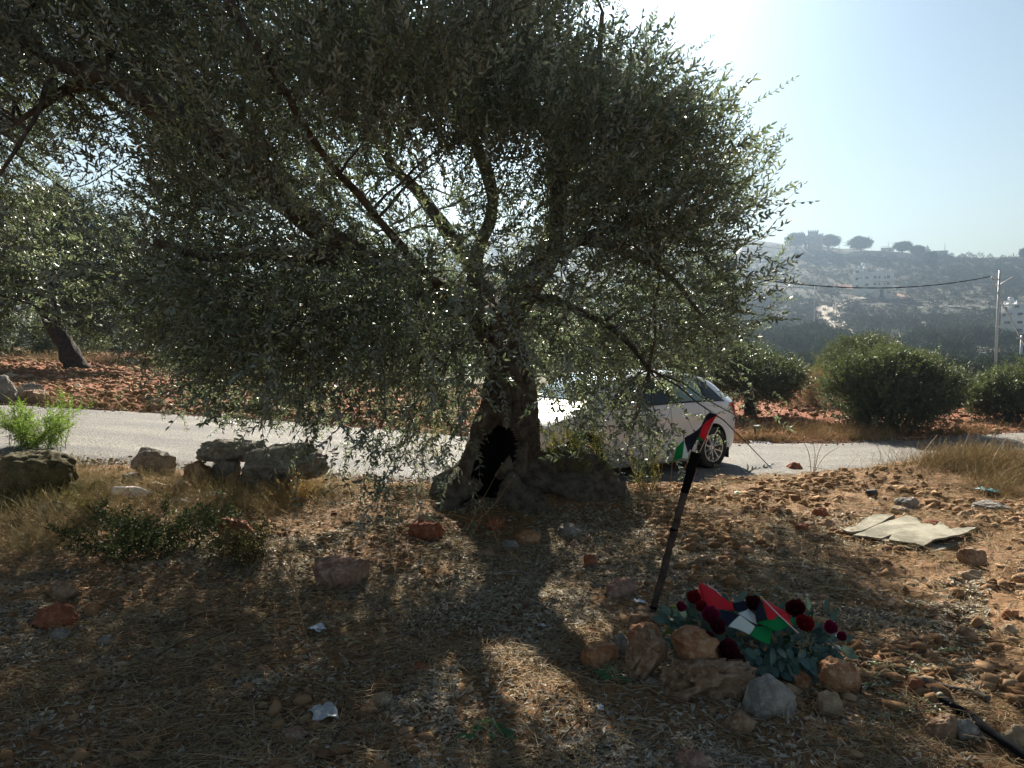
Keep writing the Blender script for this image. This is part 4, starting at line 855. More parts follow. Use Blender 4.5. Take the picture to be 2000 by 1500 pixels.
    mb=MB(); mb.box((4.235,0,.47),(.05,.72,.10)); mb.build('grille',BLACKP,root,smooth=False); mb=MB(); mb.box((4.245,0,.30),(.05,.95,.12)); mb.build('air_intake',BLACKP,root,smooth=False)
    # door shut lines and handle, sill, bumper line
    for name,x0 in (('door_seam',1.02),('door_seam',1.76),('door_seam',2.86)):
        mb=MB(); pts=[]
        for z in np.linspace(.27,.98,12):
            b=np.interp(x0,xs,belt);h=np.interp(x0,xs,hip); y=np.interp(z,[.24,.33,b*.55,b*.72,b*.80,b*.9,b],[h*.955,h*.985,h*.99,h,h*1.005,h*.985,h*.955]); xx=x0+ (.16*sm(.62,.33,z) if x0<1.1 else 0); pts.append((xx,y+.001,z))
        mb.tube(pts,.0035,4); mb.build(name,BLACKP,root)
        mb=MB(); mb.tube(np.array(pts)*[1,-1,1],.0035,4); mb.build(name,BLACKP,root)
    mb=MB()
    for sgn in (1,-1):
        for x in (1.20,2.02): mb.tube([(x-.09,sgn*.897,.835),(x-.06,sgn*.925,.838),(x+.06,sgn*.925,.835),(x+.09,sgn*.897,.832)],.013,6)
    mb.build('door_handle',WHITE,root)
    sp_=mat('sill_plastic',(.25,.25,.25),.5,.4)
    for sgn in (1,-1): mb=MB(); mb.box((2.12,sgn*.80,.19),(1.75,.10,.075)); mb.build('sill',sp_,root)
    # tail lamp wrapping the rear corner
    for sgn in (1,-1):
        mb=MB(); V=[]; X=np.linspace(.004,.40,9)
        for x in X:
            b=np.interp(x,xs,belt);h=np.interp(x,xs,hip)
            for f in np.linspace(0,1,5):
                z=b-.005-(.26*sm(.42,.0,x)+.04)*f+.02*sm(.3,.1,x); y=np.interp(z,[b*.55,b*.72,b*.80,b*.9,b],[h*.99,h,h*1.005,h*.985,h*.955])+.006; V.append((x-.004,sgn*y,z))
        i=np.arange(8)[:,None]*5; j=np.arange(4)[None]; mb.add(V,np.stack([i+j,i+5+j,i+6+j,i+1+j],-1).reshape(-1,4)); mb.build('tail_lamp',REDL,root)
        mb=MB(); mb.add(np.stack([np.array([4.02,sgn*.70,.70]),np.array([4.20,sgn*.62,.62]),np.array([3.92,sgn*.80,.74]),np.array([3.95,sgn*.815,.66]),np.array([4.15,sgn*.70,.56])]),[np.array([[0,1,4,3]]),np.array([[0,3,2]])]); mb.build('headlight',CHROME,root)
    mb=MB(); mb.box((-.01,0,.66),(.02,.50,.12)); mb.build('licence_plate',mat('plate',(.6,.6,.58),.5,.3),root)
    for sgn in (1,-1):
        mb=MB(); mb.lathe([(.001,-.06),(.05,-.055),(.085,-.02),(.09,.02),(.07,.05),(.001,.06)],14,M=Matrix.Translation((2.66,sgn*1.0,1.02))@Matrix.Diagonal((.75,1.15,.9,1))); mb.tube([(2.68,sgn*.84,.98),(2.67,sgn*.93,1.0)],.02,6); mb.build('mirror',WHITE,root)
    mb=MB(); mb.box((.40,.78,.22),(.015,.17,.16)); mb.build('mud_flap',BLACKP,root)
    # interior shell seen through the glass
    mb=MB()
    for x in (1.25,2.15):
        for y in (.36,-.36): mb.box((x,y,.72),(.12,.46,.62)); mb.box((x-.02,y,1.10),(.09,.25,.17))
    mb.build('seats',DARK,root)
    # wheels
    for x in (rax,rax+2.64):
        for sgn in (1,-1):
            wr=empty('wheel',(x,sgn*.80,.317)); wr.parent=root
            M=Matrix.Rotation(-sgn*PI/2,4,'X')
            tb=MB(); tb.lathe([(.205,-.09),(.24,-.10),(.29,-.10),(.312,-.085),(.317,-.04),(.317,.04),(.312,.085),(.295,.10),(.25,.104),(.212,.092),(.205,.07)],56,M=M); tb.build('tyre',TYRE,wr)
            rb=MB(); rb.lathe([(.212,.094),(.213,.10),(.200,.10),(.196,.085),(.193,-.05),(.08,-.06)],56,M=M)
            rb.lathe([(.001,.078),(.028,.076),(.034,.066),(.06,.06),(.062,.03)],24,M=M)
            for s_ in range(10):
                a=s_//2*2*PI/5+(.17 if s_%2 else -.17); ct,sn=math.cos(a),math.sin(a); a2=s_//2*2*PI/5+(.30 if s_%2 else -.30)
                p0=np.array([ct*.05,sn*.05,.062]);p1=np.array([math.cos(a2)*.20,math.sin(a2)*.20,.088]); dirr=(p1-p0)/np.linalg.norm(p1-p0); sd_=np.cross(dirr,[0,0,1])
                V=[];
                for p,wd in ((p0,.013),(p0*.4+p1*.6,.012),(p1,.017)):
                    for e,z_ in ((-1,0),(-.6,.012),(.6,.012),(1,0),(1,-.03),(-1,-.03)): V.append(p+sd_*wd*e+np.array([0,0,z_]))
                i=np.arange(2)[:,None]*6; j=np.arange(6)[None]; rb.add(xf(M,np.array(V)),np.stack([i+j,i+(j+1)%6,i+6+(j+1)%6,i+6+j],-1).reshape(-1,4))
            rb.build('rim',ALLOY,wr,smooth=True).data.set_sharp_from_angle(angle=R(40))
            db=MB(); db.lathe([(.001,.01),(.14,.01),(.14,-.01),(.19,-.02),(.19,-.06),(.001,-.06)],32,M=M); db.build('brake_disc',mat('brake_disc',(.03,.03,.03),.5,.5),wr)
car()
# ---------------------------------------------------------------- memorial: stick, flags, wreath
def wood_stick():
    b=hit(1272,1225); b=P(1270,1212,4.06); t=P(1362,890,4.16); root=empty('wooden_stick',(b[0],b[1],b[2])); tag(root,'dark leaning wooden stick with a charred top, planted behind the heap of rocks','stick')
    L=b-b; pts=spl(np.array([[*P(u,v,d),r] for u,v,d,r in [(1268,1222,4.05,.018),(1281,1170,4.07,.019),(1300,1100,4.09,.020),(1318,1030,4.11,.020),(1335,970,4.13,.020),(1347,925,4.15,.023),(1360,884,4.16,.026)]]),60)
    kn=1+.10*np.sin(np.arange(60)*.9)*(np.arange(60)%17<4); mb=MB()
    g=lambda v,p,off,rr:(p[:,None]+off*(rr*(1+.16*fbm(v*22,3,6)))[...,None])
    q=pts[:,:3]-b; mb.tube(q[:44],(pts[:,3]*kn)[:44],16,rf=g); m=bark_mat('stick_bark',(.045,.034,.028),(.12,.095,.078)); mb.build('shaft',m,root)
    mb=MB(); mb.tube(q[43:],(pts[:,3]*1.04)[43:],16,rf=g); mb.build('charred_top',BLACKWOOD,root)
    for i0 in (6,30):
        mb=MB(); mb.tube(q[i0:i0+2],pts[i0:i0+2,3]*1.07,16); mb.build('black_tape_band',BLACKWOOD,root)
wood_stick()
FR=mat('flag_red',(.62,.022,.035),.7,.2,trans=.25); FK=mat('flag_black',(.012,.014,.028),.7,.2,trans=.04); FW=mat('flag_white',(.66,.68,.74),.7,.2,trans=.3); FG=mat('flag_green',(.01,.24,.07),.7,.2,trans=.3); STK=mat('flag_stick',(.62,.50,.50),.45,.4); GOLD=mat('gold_bead',(.6,.38,.05),.35,.5)
def cloth(parent,name,polys,wave,dp,org,seed):
    """polys: list of (material, [(u,v,d),...]) quads in order; bilinear patches with folds and thickness"""
    mb=MB(); mats=[]
    for m,Q in polys:
        if m not in mats: mats.append(m)
        C=[P(*q) for q in Q]; n=12; V=[]
        for a in np.linspace(0,1,n):
            for b in np.linspace(0,1,n): V.append((1-a)*(1-b)*C[0]+a*(1-b)*C[1]+a*b*C[2]+(1-a)*b*C[3])
        V=np.array(V); V[:,1]+=wave*np.sin(V[:,0]*dp+V[:,2]*dp*.7+seed)+wave*.6*fbm(V*14,2,seed); V[:,2]+=wave*.3*np.sin(V[:,0]*dp*1.3+seed); V-=org
        i=np.arange(n-1)[:,None]*n; j=np.arange(n-1)[None]; mb.add(V,np.stack([i+j,i+j+1,i+n+j+1,i+n+j],-1).reshape(-1,4),m=mats.index(m))
    o=mb.build(name,mats,parent); so_=o.modifiers.new('thickness','SOLIDIFY'); so_.thickness=.0012; return o
def pole_flag():
    org=P(1362,880,4.13); root=empty('flag',org); tag(root,'small red, black, white and green flag hanging from the top of the leaning wooden stick','flag')
    D=4.10
    mb=MB(); mb.tube([P(1366,884,4.13)-org,P(1376,862,4.12)-org,P(1401,806,4.12)-org],.0028,6); mb.build('flag_stick',STK,root)
    cloth(root,'cloth',[(FR,[(1400,808,D),(1374,864,D),(1364,852,D-.01),(1372,832,D-.01)]),(FR,[(1372,832,D-.01),(1400,808,D),(1388,825,D-.01),(1364,852,D-.01)]),
        (FK,[(1386,806,D-.015),(1400,808,D),(1372,834,D-.01),(1354,856,D-.01)]),(FW,[(1392,800,D+.01),(1397,806,D+.01),(1384,815,D+.01),(1388,806,D+.01)]),
        (FK,[(1372,830,D-.01),(1364,852,D-.012),(1352,880,D-.02),(1338,856,D-.01)]),(FK,[(1338,856,D-.01),(1355,872,D-.02),(1343,884,D-.02),(1338,866,D-.01)]),
        (FG,[(1364,852,D-.014),(1373,860,D-.01),(1370,862,D-.01),(1360,858,D-.014)]),
        (FW,[(1356,848,D),(1340,857,D-.005),(1338,866,D-.005),(1346,858,D-.005)]),
        (FW,[(1337,862,D-.01),(1344,884,D-.02),(1343,894,D-.02),(1331,896,D-.01)]),
        (FG,[(1337,860,D-.01),(1331,896,D-.01),(1314,903,D),(1320,874,D)])],.012,38,org,2)
pole_flag()
def ground_flag(label,stick,polys,seed,bead=None):
    org=P(*polys[0][1][0]); root=empty('flag',org); tag(root,label,'flag')
    if stick:
        mb=MB(); mb.tube([P(*s)-org for s in stick],.0028,8); mb.build('flag_stick',STK,root)
        if bead: mb=MB(); mb.add(ICO4[0]*.006+P(*bead)-org,ICO4[1]); mb.build('bead',GOLD,root)
    cloth(root,'cloth',polys,.012,34,org,seed)
z=lambda u,v,d:(1100+u*.3,1080+v*.3,d)
ground_flag('red cornered flag lying crumpled at the back left of the wreath',[z(1125,385,3.58),z(1000,250,3.66),z(935,200,3.7)],
  [(FR,[z(885,185,3.7),z(1105,330,3.58),z(1115,375,3.56),z(915,360,3.56)]),(FK,[z(1105,325,3.6),z(1205,305,3.62),z(1215,370,3.56),z(1118,380,3.56)]),(FR,[z(885,190,3.7),z(915,360,3.56),z(905,355,3.55),z(878,210,3.68)])],4)
ground_flag('flag folded into a black, white and green band across the middle of the wreath',None,
  [(FK,[z(965,400,3.50),z(1040,368,3.54),z(1145,402,3.50),z(1080,482,3.46)]),(FW,[z(1080,482,3.46),z(1145,402,3.50),z(1245,468,3.47),z(1210,532,3.44)]),(FW,[z(1130,392,3.52),z(1205,358,3.55),z(1272,420,3.51),z(1262,458,3.48)]),
   (FG,[z(1210,532,3.44),z(1243,468,3.47),z(1382,488,3.45),z(1340,592,3.41)])],6)
ground_flag('flag with a pale stick and gold bead lying on the right of the wreath',[z(1290,288,3.52),z(1400,400,3.46),z(1532,522,3.40)],
  [(FR,[z(1290,292,3.53),z(1400,352,3.53),z(1490,412,3.49),z(1330,432,3.46)]),(FR,[z(1400,405,3.47),z(1470,402,3.49),z(1505,478,3.43),z(1480,468,3.43)]),(FK,[z(1278,300,3.53),z(1325,430,3.46),z(1262,458,3.45),z(1252,400,3.48)]),
   (FG,[z(1260,460,3.46),z(1395,402,3.48),z(1480,470,3.43),z(1375,505,3.42)]),(FG,[z(1480,440,3.45),z(1520,425,3.46),z(1512,480,3.43),z(1490,480,3.43)])],8,bead=z(1290,288,3.52))
# eucalyptus wreath
def petal(L,W,cup=.5,n=5):
    V=[];
    for a in np.linspace(0,1,n):
        wv=W*math.sin(PI*min(1,.18+.72*a))**.8
        for b in np.linspace(-1,1,5): V.append((b*wv/2,a*L,cup*(b*b)*W*.35+cup*a*a*L*.5))
    i=np.arange(n-1)[:,None]*5; j=np.arange(4)[None]; return np.array(V),np.stack([i+j,i+j+1,i+6+j,i+5+j],-1).reshape(-1,4)
def eleaf(L,W,curl,n=6):
    V=[]
    for a in np.linspace(0,1,n):
        wv=W*(math.sin(PI*(a**.75))**.85 if 0<a<1 else .02)
        for b in (-1,-.5,0,.5,1): V.append((b*wv/2,a*L,abs(b)*W*.10-curl*a*a*L))
    i=np.arange(n-1)[:,None]*5; j=np.arange(4)[None]; return np.array(V),np.stack([i+j,i+j+1,i+6+j,i+5+j],-1).reshape(-1,4)
def wreath():
    r=np.random.default_rng(15); c=P(1465,1262,3.68); c[2]-=.0; root=empty('wreath',(c[0],c[1],gz(c[0],c[1]))); tag(root,'wreath of grey green leaves and dark red flowers lying on the heap of rocks','wreath'); org=np.array(root.location)
    mb=MB()
    def put(p,y,nrm,L,W,curl,m):
        y=y/np.linalg.norm(y); x=np.cross(y,nrm); x/=np.linalg.norm(x); zz=np.cross(x,y); V,Q=eleaf(L,W,curl); mb.add(np.einsum('ij,vj->vi',np.stack([x,y,zz],1),V)+p-org,Q,m=m)
    # envelope in pixels: lay leaves over an ellipse body with real thickness
    for k in range(470):
        a=r.uniform(0,2*PI); rad=r.random()**.5; u=1466+170*math.cos(a)*rad; v0=1243+ 62*math.sin(a)*rad + (u-1466)*.10
        d=3.74-.30*(v0-1180)/140+r.uniform(-.03,.05)
        p=P(u,v0,d); out=np.array([math.cos(a)*rad*.9,-math.sin(a)*rad*.7-.15,.25-.35*math.sin(a)*rad*.7]); y=out+r.normal(size=3)*.45; nrm=np.array([0,-.75,.75])+r.normal(size=3)*.4
        s=r.uniform(.75,1.2); m=0 if r.random()<.80 else (1 if r.random()<.7 else 2)
        put(p,y,nrm,.066*s,.036*s*(1 if m==0 else .7),r.uniform(-.1,.35),m)
    # hanging front skirt of leaves
    for k in range(110):
        u=r.uniform(1440,1590); v0=r.uniform(1262,1316)+(u-1466)*.03; p=P(u,v0,3.44+r.uniform(-.02,.05)); put(p,np.array([r.uniform(-.6,.6),-.5,-.7])+r.normal(size=3)*.3,np.array([0,-1,.4])+r.normal(size=3)*.3,.062*r.uniform(.8,1.2),.034,r.uniform(-.1,.3),0)
    # outlying tips
    for (u,v,du,dv) in [(1352,1176,-.1,1),(1345,1160,.0,1),(1612,1180,.1,1),(1622,1200,.4,.9),(1640,1252,1,-.15),(1650,1262,1,-.3),(1580,1178,-.2,1),(1440,1160,.6,.7),(1460,1160,.9,.6),(1310,1185,-.6,.6),(1300,1200,-.8,.3),(1640,1235,.9,.2),(1350,1190,.1,1),(1365,1200,0,1)]:
        put(P(u,v+14,3.62),np.array([du,-.1,dv]),np.array([.2*r.normal(),-1,.3]),.072,.034,.15,0)
    E=[mat('eucalyptus_leaf',(.055,.105,.095),.6,.3,rndcol=[(.04,.085,.075),(.07,.125,.11),(.11,.17,.155)],trans=.12),mat('yellow_green_leaf',(.12,.15,.03),.6,.3,trans=.2),mat('deep_green_leaf',(.03,.07,.02),.6,.3,trans=.15)]
    mb.build('leaves',E,root)
    FC={'crimson':mat('crimson_petal',(.22,.008,.018),.75,.15,trans=.15),'burgundy':mat('burgundy_petal',(.07,.006,.014),.75,.15,trans=.1),'magenta':mat('magenta_petal',(.22,.012,.06),.75,.15,trans=.15)}
    for (u,v,rr,kc,d) in [(850,292,52,'crimson',3.60),(765,352,38,'magenta',3.58),(955,405,62,'magenta',3.50),(1000,480,58,'burgundy',3.46),(1240,330,58,'burgundy',3.56),(1512,365,66,'burgundy',3.52),(1568,462,62,'crimson',3.44),(1738,488,48,'magenta',3.50),(1812,545,34,'magenta',3.48),(1070,640,80,'burgundy',3.43),(900,350,40,'crimson',3.55),(1130,700,56,'burgundy',3.41),(940,560,50,'burgundy',3.46)]:
        p=P(*z(u,v,d)); rad=rr*.3*d/F*.82; fm=MB(); ax=np.array([r.uniform(-.3,.3),-.75,.6]); ax/=np.linalg.norm(ax); a1=np.cross(ax,[1,0,0]); a1/=np.linalg.norm(a1); a2=np.cross(ax,a1)
        for lay in range(5):
            npet=5+lay*3; th0=r.random()*6
            for i in range(npet):
                th=th0+i*2*PI/npet; rd=a1*math.cos(th)+a2*math.sin(th); op=.15+.27*lay; y=rd*math.sin(op)+ax*math.cos(op); nrm=-rd*math.cos(op)+ax*math.sin(op); x=np.cross(y,nrm); x/=np.linalg.norm(x)
                V,Q=petal(rad*(.75+.10*lay)*r.uniform(.9,1.1),rad*.95,.55); fm.add(np.einsum('ij,vj->vi',np.stack([x,y,nrm],1),V)+p+rd*rad*.05*lay-ax*rad*.35-org,Q)
        fm.build('flower',FC[kc],root)
    bb=MB()
    for k in range(90): 
        u,v=r.normal(1590,28),r.normal(585,45); bb.add(ICO1[0]*r.uniform(.0028,.0045)+P(*z(u,v,3.42+r.uniform(-.01,.02)))-org,ICO1[1])
    o=bb.build('berries',mat('berry',(.17,.16,.09),.6,.3),root); o['kind']='stuff'
wreath()
# cut olive sprigs and fresh leaves on the ground
def loose_sprigs(name,label,cat,specs,mats,T,scale=1.):
    """specs: (u,v,u2,v2)"""
    r=np.random.default_rng(len(specs)*3+7)
    for lab,items in zip(label,specs):
        p0=gnd(items[0][0],items[0][1]); root=empty(name,p0); tag(root,lab,cat); mb=MB()
        for (u,v,u2,v2,s) in items:
            a=gnd(u,v);b=gnd(u2,v2); d=b-a; d[2]+=.02; V,Q,K=T[r.integers(0,len(T))]; y=d/np.linalg.norm(d); x=np.cross(y,[0,0,1]); x/=np.linalg.norm(x); zz=np.cross(x,y)
            L=np.abs(V[:,1]).max(); sc=np.linalg.norm(d)/L; mb.add(np.einsum('ij,vj->vi',np.stack([x,y,zz],1),V*np.array([min(sc,1.15)*s,sc,min(sc,1)*.6*s]))+a+[0,0,.018]-p0,Q,m=K)
        mb.build('foliage',mats,root,smooth=False)
FRESH=olive_leaf_mat('fresh_olive_leaf',[(.06,.12,.04),(.10,.17,.06),(.14,.21,.10)],(.24,.28,.23),.15)
TT=[sprig_template(300+i,length=.26,pairs=9,L=.05,W=.013) for i in range(5)]
loose_sprigs('olive_sprig',['fresh cut olive sprig pointing at the right end of the heap','bunch of cut olive sprigs on the ground between the heap and the hose','cut olive sprig lying alone in the shade right of the heap','cut olive sprigs scattered below the bunch near the hose'],'sprig',
  [[(1745,1338,1620,1362,1.)],[(1790,1320,1690,1300,1),(1780,1310,1700,1335,1),(1800,1325,1720,1290,1),(1750,1300,1830,1315,1),(1740,1320,1690,1310,1),(1800,1300,1745,1280,1),(1760,1345,1700,1322,1)],[(1830,1278,1886,1276,1)],[(1800,1385,1710,1365,1),(1830,1402,1750,1395,1),(1790,1400,1690,1412,1),(1850,1410,1800,1375,1)]],[FRESH,TWIG],TT)
def fresh_leaves(label,L,L_=.06,W_=.038,seed=3):
    r=np.random.default_rng(seed); p0=gnd(L[0][0],L[0][1]); root=empty('leaf_cluster',p0); tag(root,label,'leaf cluster'); mb=MB(); sm_=MB()
    for (u,v,a) in L:
        p=gnd(u,v)+[0,0,.02]; y=np.array([math.cos(a),math.sin(a),r.uniform(-.1,.25)]); y/=np.linalg.norm(y); nr=np.array([r.normal()*.3,-.35,1]); x=np.cross(y,nr); x/=np.linalg.norm(x); zz=np.cross(x,y); V,Q=eleaf(L_*r.uniform(.8,1.2),W_,.15); mb.add(np.einsum('ij,vj->vi',np.stack([x,y,zz],1),V)+p-p0,Q)
    cpt=gnd(L[0][0],L[0][1])-p0
    for (u,v,a) in L: q=gnd(u,v)-p0+[0,0,.02]; sm_.tube([cpt+[0,.03,.035],(cpt+q)/2+[0,.02,.045],q],.0015,4)
    mb.build('leaves',mat('fresh_green_leaf',(.045,.11,.04),.5,.35,trans=.25),root); sm_.build('stems',mat('green_stem',(.16,.26,.07),.6,.3),root)
fresh_leaves('fresh bright green broad leaves dropped on the ground at bottom centre',[(945,1435,2.8),(930,1450,3.5),(915,1446,3.3),(955,1440,-1.2),(975,1440,-.1),(985,1450,-.4),(965,1432,.4)],.055,.03)
fresh_leaves('dark green broad leaves under the blocky orange rock of the heap',[(1185,1328,2.9),(1195,1332,3.4),(1205,1335,-.3),(1215,1338,-.5),(1178,1325,2.4)],.06,.032,5)
# hose and cut branch
def hose():
    root=empty('black_hose',gnd(1840,1378)); tag(root,'black irrigation hose running over the ground in the lower right corner','hose'); o=np.array(root.location)
    L=[(1797,1332),(1815,1352),(1840,1376),(1865,1392),(1890,1406),(1920,1430),(1950,1452),(1990,1480),(2040,1515)]; pts=np.array([gnd(u,v)+[0,0,.020] for u,v in L]); pts[:,2]=np.maximum(pts[:,2],pts[:,2].mean()-.02); q=spl(np.c_[pts,np.zeros(len(L))],40)[:,:3]-o
    mb=MB(); mb.tube(q,.0165,14); mb.build('hose_pipe',mat('black_hose_rubber',(.010,.011,.014),.9,.08),root)
    for k in (9,): mb=MB(); mb.tube(q[k:k+2],.0172,14); mb.build('pale_stripe',mat('hose_mark',(.35,.3,.2),.6,.3),root)
    L=[(1812,1336),(1840,1348),(1870,1356),(1900,1362),(1930,1376)]; pts=np.array([gnd(u,v)+[0,0,.02] for u,v in L]); root=empty('branch',pts[0]); tag(root,'thin dark cut branch lying beside the black hose','branch'); q=spl(np.c_[pts,np.zeros(len(L))],20)[:,:3]-pts[0]; mb=MB(); mb.tube(q,np.linspace(.006,.013,20),8,rf=lambda v,p,off,rr:p[:,None]+off*(rr*(1+.2*fbm(v*40,2,3)))[...,None]); mb.build('wood',BARK,root)
    L=[(1840,1346),(1900,1358),(1960,1364),(2010,1366)]; pts=np.array([gnd(u,v)+[0,0,.015] for u,v in L]); mb=MB(); q=spl(np.c_[pts,np.zeros(len(L))],16)[:,:3]-np.array(root.location); mb.tube(q,np.linspace(.004,.002,16),6); mb.build('side_twig',BARK,root)
hose()
# cracked board
def board():
    Z=lambda u,v:(1300+u*.35,850+v*.35)
    def lay(poly,th,lift,name,parent,org,seed,bend=.03):
        pts=np.array([gnd(*Z(u,v)) for u,v in poly]); zc=np.median(pts[:,2])+lift; bm=bmesh.new()
        vs=[bm.verts.new((p[0]-org[0],p[1]-org[1],zc-org[2])) for p in pts]; f=bm.faces.new(vs); bmesh.ops.triangulate(bm,faces=[f]); bmesh.ops.subdivide_edges(bm,edges=bm.edges,cuts=5,use_grid_fill=True); 
        for v in bm.verts: w=np.array(v.co[:]); v.co.z+=bend*float(fb2(w[0]+org[0],w[1]+org[1],1.6,2,seed))+.0015*float(fb2(w[0],w[1],30,2,seed))
        bmesh.ops.recalc_face_normals(bm,faces=bm.faces); me=bpy.data.meshes.new(name); bm.to_mesh(me); bm.free(); me.materials.append(BD); o=bpy.data.objects.new(name,me); COL.objects.link(o); o.parent=parent; s=o.modifiers.new('t','SOLIDIFY'); s.thickness=th; s.offset=-1; return o
    BD=mat('weathered_board',(.13,.12,.085),.85,.15,col2=(.27,.25,.19),scale=5,bump=.5,bscale=60); org=gnd(*Z(1300,560)); root=empty('board',org); tag(root,'cracked weathered grey green board lying on the sunlit soil at right','board')
    lay([(1045,578),(1100,558),(1160,540),(1215,518),(1280,500),(1340,500),(1400,496),(1430,512),(1450,504),(1480,513),(1500,525),(1530,515),(1560,530),(1590,545),(1625,545),(1650,556),(1690,556),(1732,566),(1700,582),(1640,595),(1560,615),(1500,632),(1440,642),(1360,632),(1290,620),(1245,600),(1262,582),(1235,590),(1200,600),(1120,592)],.012,.022,'main_sheet',root,org,3)
    lay([(985,560),(1020,545),(1060,525),(1100,500),(1140,480),(1175,470),(1215,475),(1270,487),(1220,510),(1150,538),(1090,560),(1045,573),(1010,568)],.012,.030,'broken_piece',root,org,5)
    lay([(1160,600),(1230,606),(1290,625),(1360,640),(1440,652),(1520,650),(1600,625),(1660,600),(1600,590),(1300,580)],.014,.004,'lower_layer',root,org,7)
board()
# litter ------------------------------------------------------------
CLEAR=bpy.data.materials.new('clear_plastic'); CLEAR.use_nodes=True; _glass(CLEAR,(.75,.78,.80),.12,.38)
def bottle(label,u,v,L,rad,rz,cap,capcol,lab=True,mt=None):
    p=gnd(u,v); root=empty('plastic_bottle',(p[0],p[1],p[2]+rad*.95),rz); tag(root,label,'bottle'); M=Matrix.Translation((-L/2,0,0))@Matrix.Rotation(PI/2,4,'Y')
    mb=MB(); k=L/.30; pr=[(.001,.012),(rad*.6,.0),(rad*.95,.012),(rad,.03),(rad*.96,.06),(rad,.08),(rad*.97,.10),(rad,.15),(rad,.19),(rad*.85,.225),(rad*.5,.26),(.013,.278),(.013,.30)]; mb.lathe([(a,b*k) for a,b in pr],28,M=M); mb.build('bottle_body',mt or CLEAR,root)
    if lab: mb=MB(); mb.lathe([(rad*1.01,.115*k),(rad*1.012,.13*k),(rad*1.012,.175*k),(rad*1.01,.185*k)],28,M=M); mb.build('faded_wrapper',mat('faded_label',(.62,.42,.44),.5,.3,col2=(.75,.72,.74),scale=30),root)
    if cap: mb=MB(); mb.lathe([(.0155,.288*k),(.0155,.312*k),(.001,.312*k)],18,M=M); mb.build('cap',mat('cap_'+cap,capcol,.4,.4),root)
bottle('clear plastic bottle with a faded pinkish label lying on the left bank',257,972,.36,.052,-.10,None,None)
bottle('small pale bottle with a green cap in the dry grass on the left bank',415,972,.16,.028,.25,'green',(.02,.35,.08),lab=False)
def scrap(name,label,cat,u,v,wpx,hpx,m,seed,crumple=.012,n=9,lift=.01):
    p=gnd(u,v); s=p[1]/F; w=wpx*s; h=hpx*s*p[1]/1.7; r=np.random.default_rng(seed); X,Y=np.meshgrid(np.linspace(-.5,.5,n),np.linspace(-.5,.5,n),indexing='ij'); X=X*w*(1+.25*fb2(Y,X,3,2,seed)); Y=Y*h*(1+.3*fb2(X/w,Y,3,2,seed+1)); Zz=crumple*fb2(X/w,Y/h,2.5,3,seed+2)+crumple+lift
    mb=MB(); i=np.arange(n-1)[:,None]*n; j=np.arange(n-1)[None]; mb.add(np.stack([X,Y,Zz],-1),np.stack([i+j,i+n+j,i+n+j+1,i+j+1],-1).reshape(-1,4)); o=mb.build(name,m); o.location=p; o.rotation_euler=(0,0,r.uniform(-.5,.5)); so_=o.modifiers.new('t','SOLIDIFY'); so_.thickness=.001; tag(o,label,cat); return o
PAPER=mat('white_paper',(.62,.66,.72),.8,.2); FILM=bpy.data.materials.new('cloudy_film'); FILM.use_nodes=True; _glass(FILM,(.42,.46,.48),.3,.75)
scrap('plastic_scrap','clouded clear plastic scrap on the soil at bottom left of centre','plastic scrap',632,1405,50,34,FILM,4,.02)
scrap('paper_scrap','crumpled white paper scrap on the shaded litter left of centre','paper scrap',620,1238,30,14,PAPER,5,.025)
scrap('paper_scrap','torn white scrap on the bare ground left of the heap','paper scrap',1173,1390,12,8,PAPER,6,.01)
scrap('paper_scrap','pale wrapper by the stick foot behind the heap','paper scrap',1250,1182,22,9,PAPER,7,.012)
scrap('paper_scrap','white sheet of paper on the far verge of the road right of the car','paper scrap',1485,867,38,6,PAPER,8,.02)
scrap('plastic_scrap','blue green plastic wrapper near the right edge below the grassy verge','plastic scrap',1930,966,32,8,mat('blue_green_plastic',(.10,.32,.34),.4,.4),9,.03)
scrap('paper_scrap','small white paper on the litter in the middle of the trunk shadow side','paper scrap',1058,1228,12,7,PAPER,10,.01)
def lid():
    p=gnd(1441,966); root=empty('bottle_lid',p,.3); tag(root,'tiny white cup lid with a green spot on the bright soil','lid'); mb=MB(); mb.lathe([(.001,.016),(.034,.014),(.038,.006),(.036,.0)],20,M=Matrix.Rotation(R(35),4,'X')); mb.build('disc',mat('white_lid',(.65,.66,.62),.5,.4),root)
    mb=MB(); mb.lathe([(.001,.0185),(.017,.0175),(.018,.016)],16,M=Matrix.Translation((0,.012,.006))@Matrix.Rotation(R(35),4,'X')); mb.build('green_spot',mat('green_spot',(.05,.5,.06),.5,.4),root)
    p=gnd(1702,972); root=empty('can',p,.4); tag(root,'short dark open can lying on its side in the soil beyond the board','can'); M=Matrix.Translation((0,0,.035))@Matrix.Rotation(PI/2,4,'Y')
    mb=MB(); mb.lathe([(.001,-.045),(.034,-.045),(.036,-.04),(.036,.045),(.033,.047),(.031,.045),(.031,-.035),(.001,-.035)],22,M=M); mb.build('can_body',mat('dark_can',(.025,.022,.02),.5,.4),root)
    mb=MB(); mb.lathe([(.0365,.036),(.038,.04),(.0365,.044)],22,M=M); mb.build('can_rim',mat('can_rim',(.10,.09,.08),.4,.5),root)
lid()
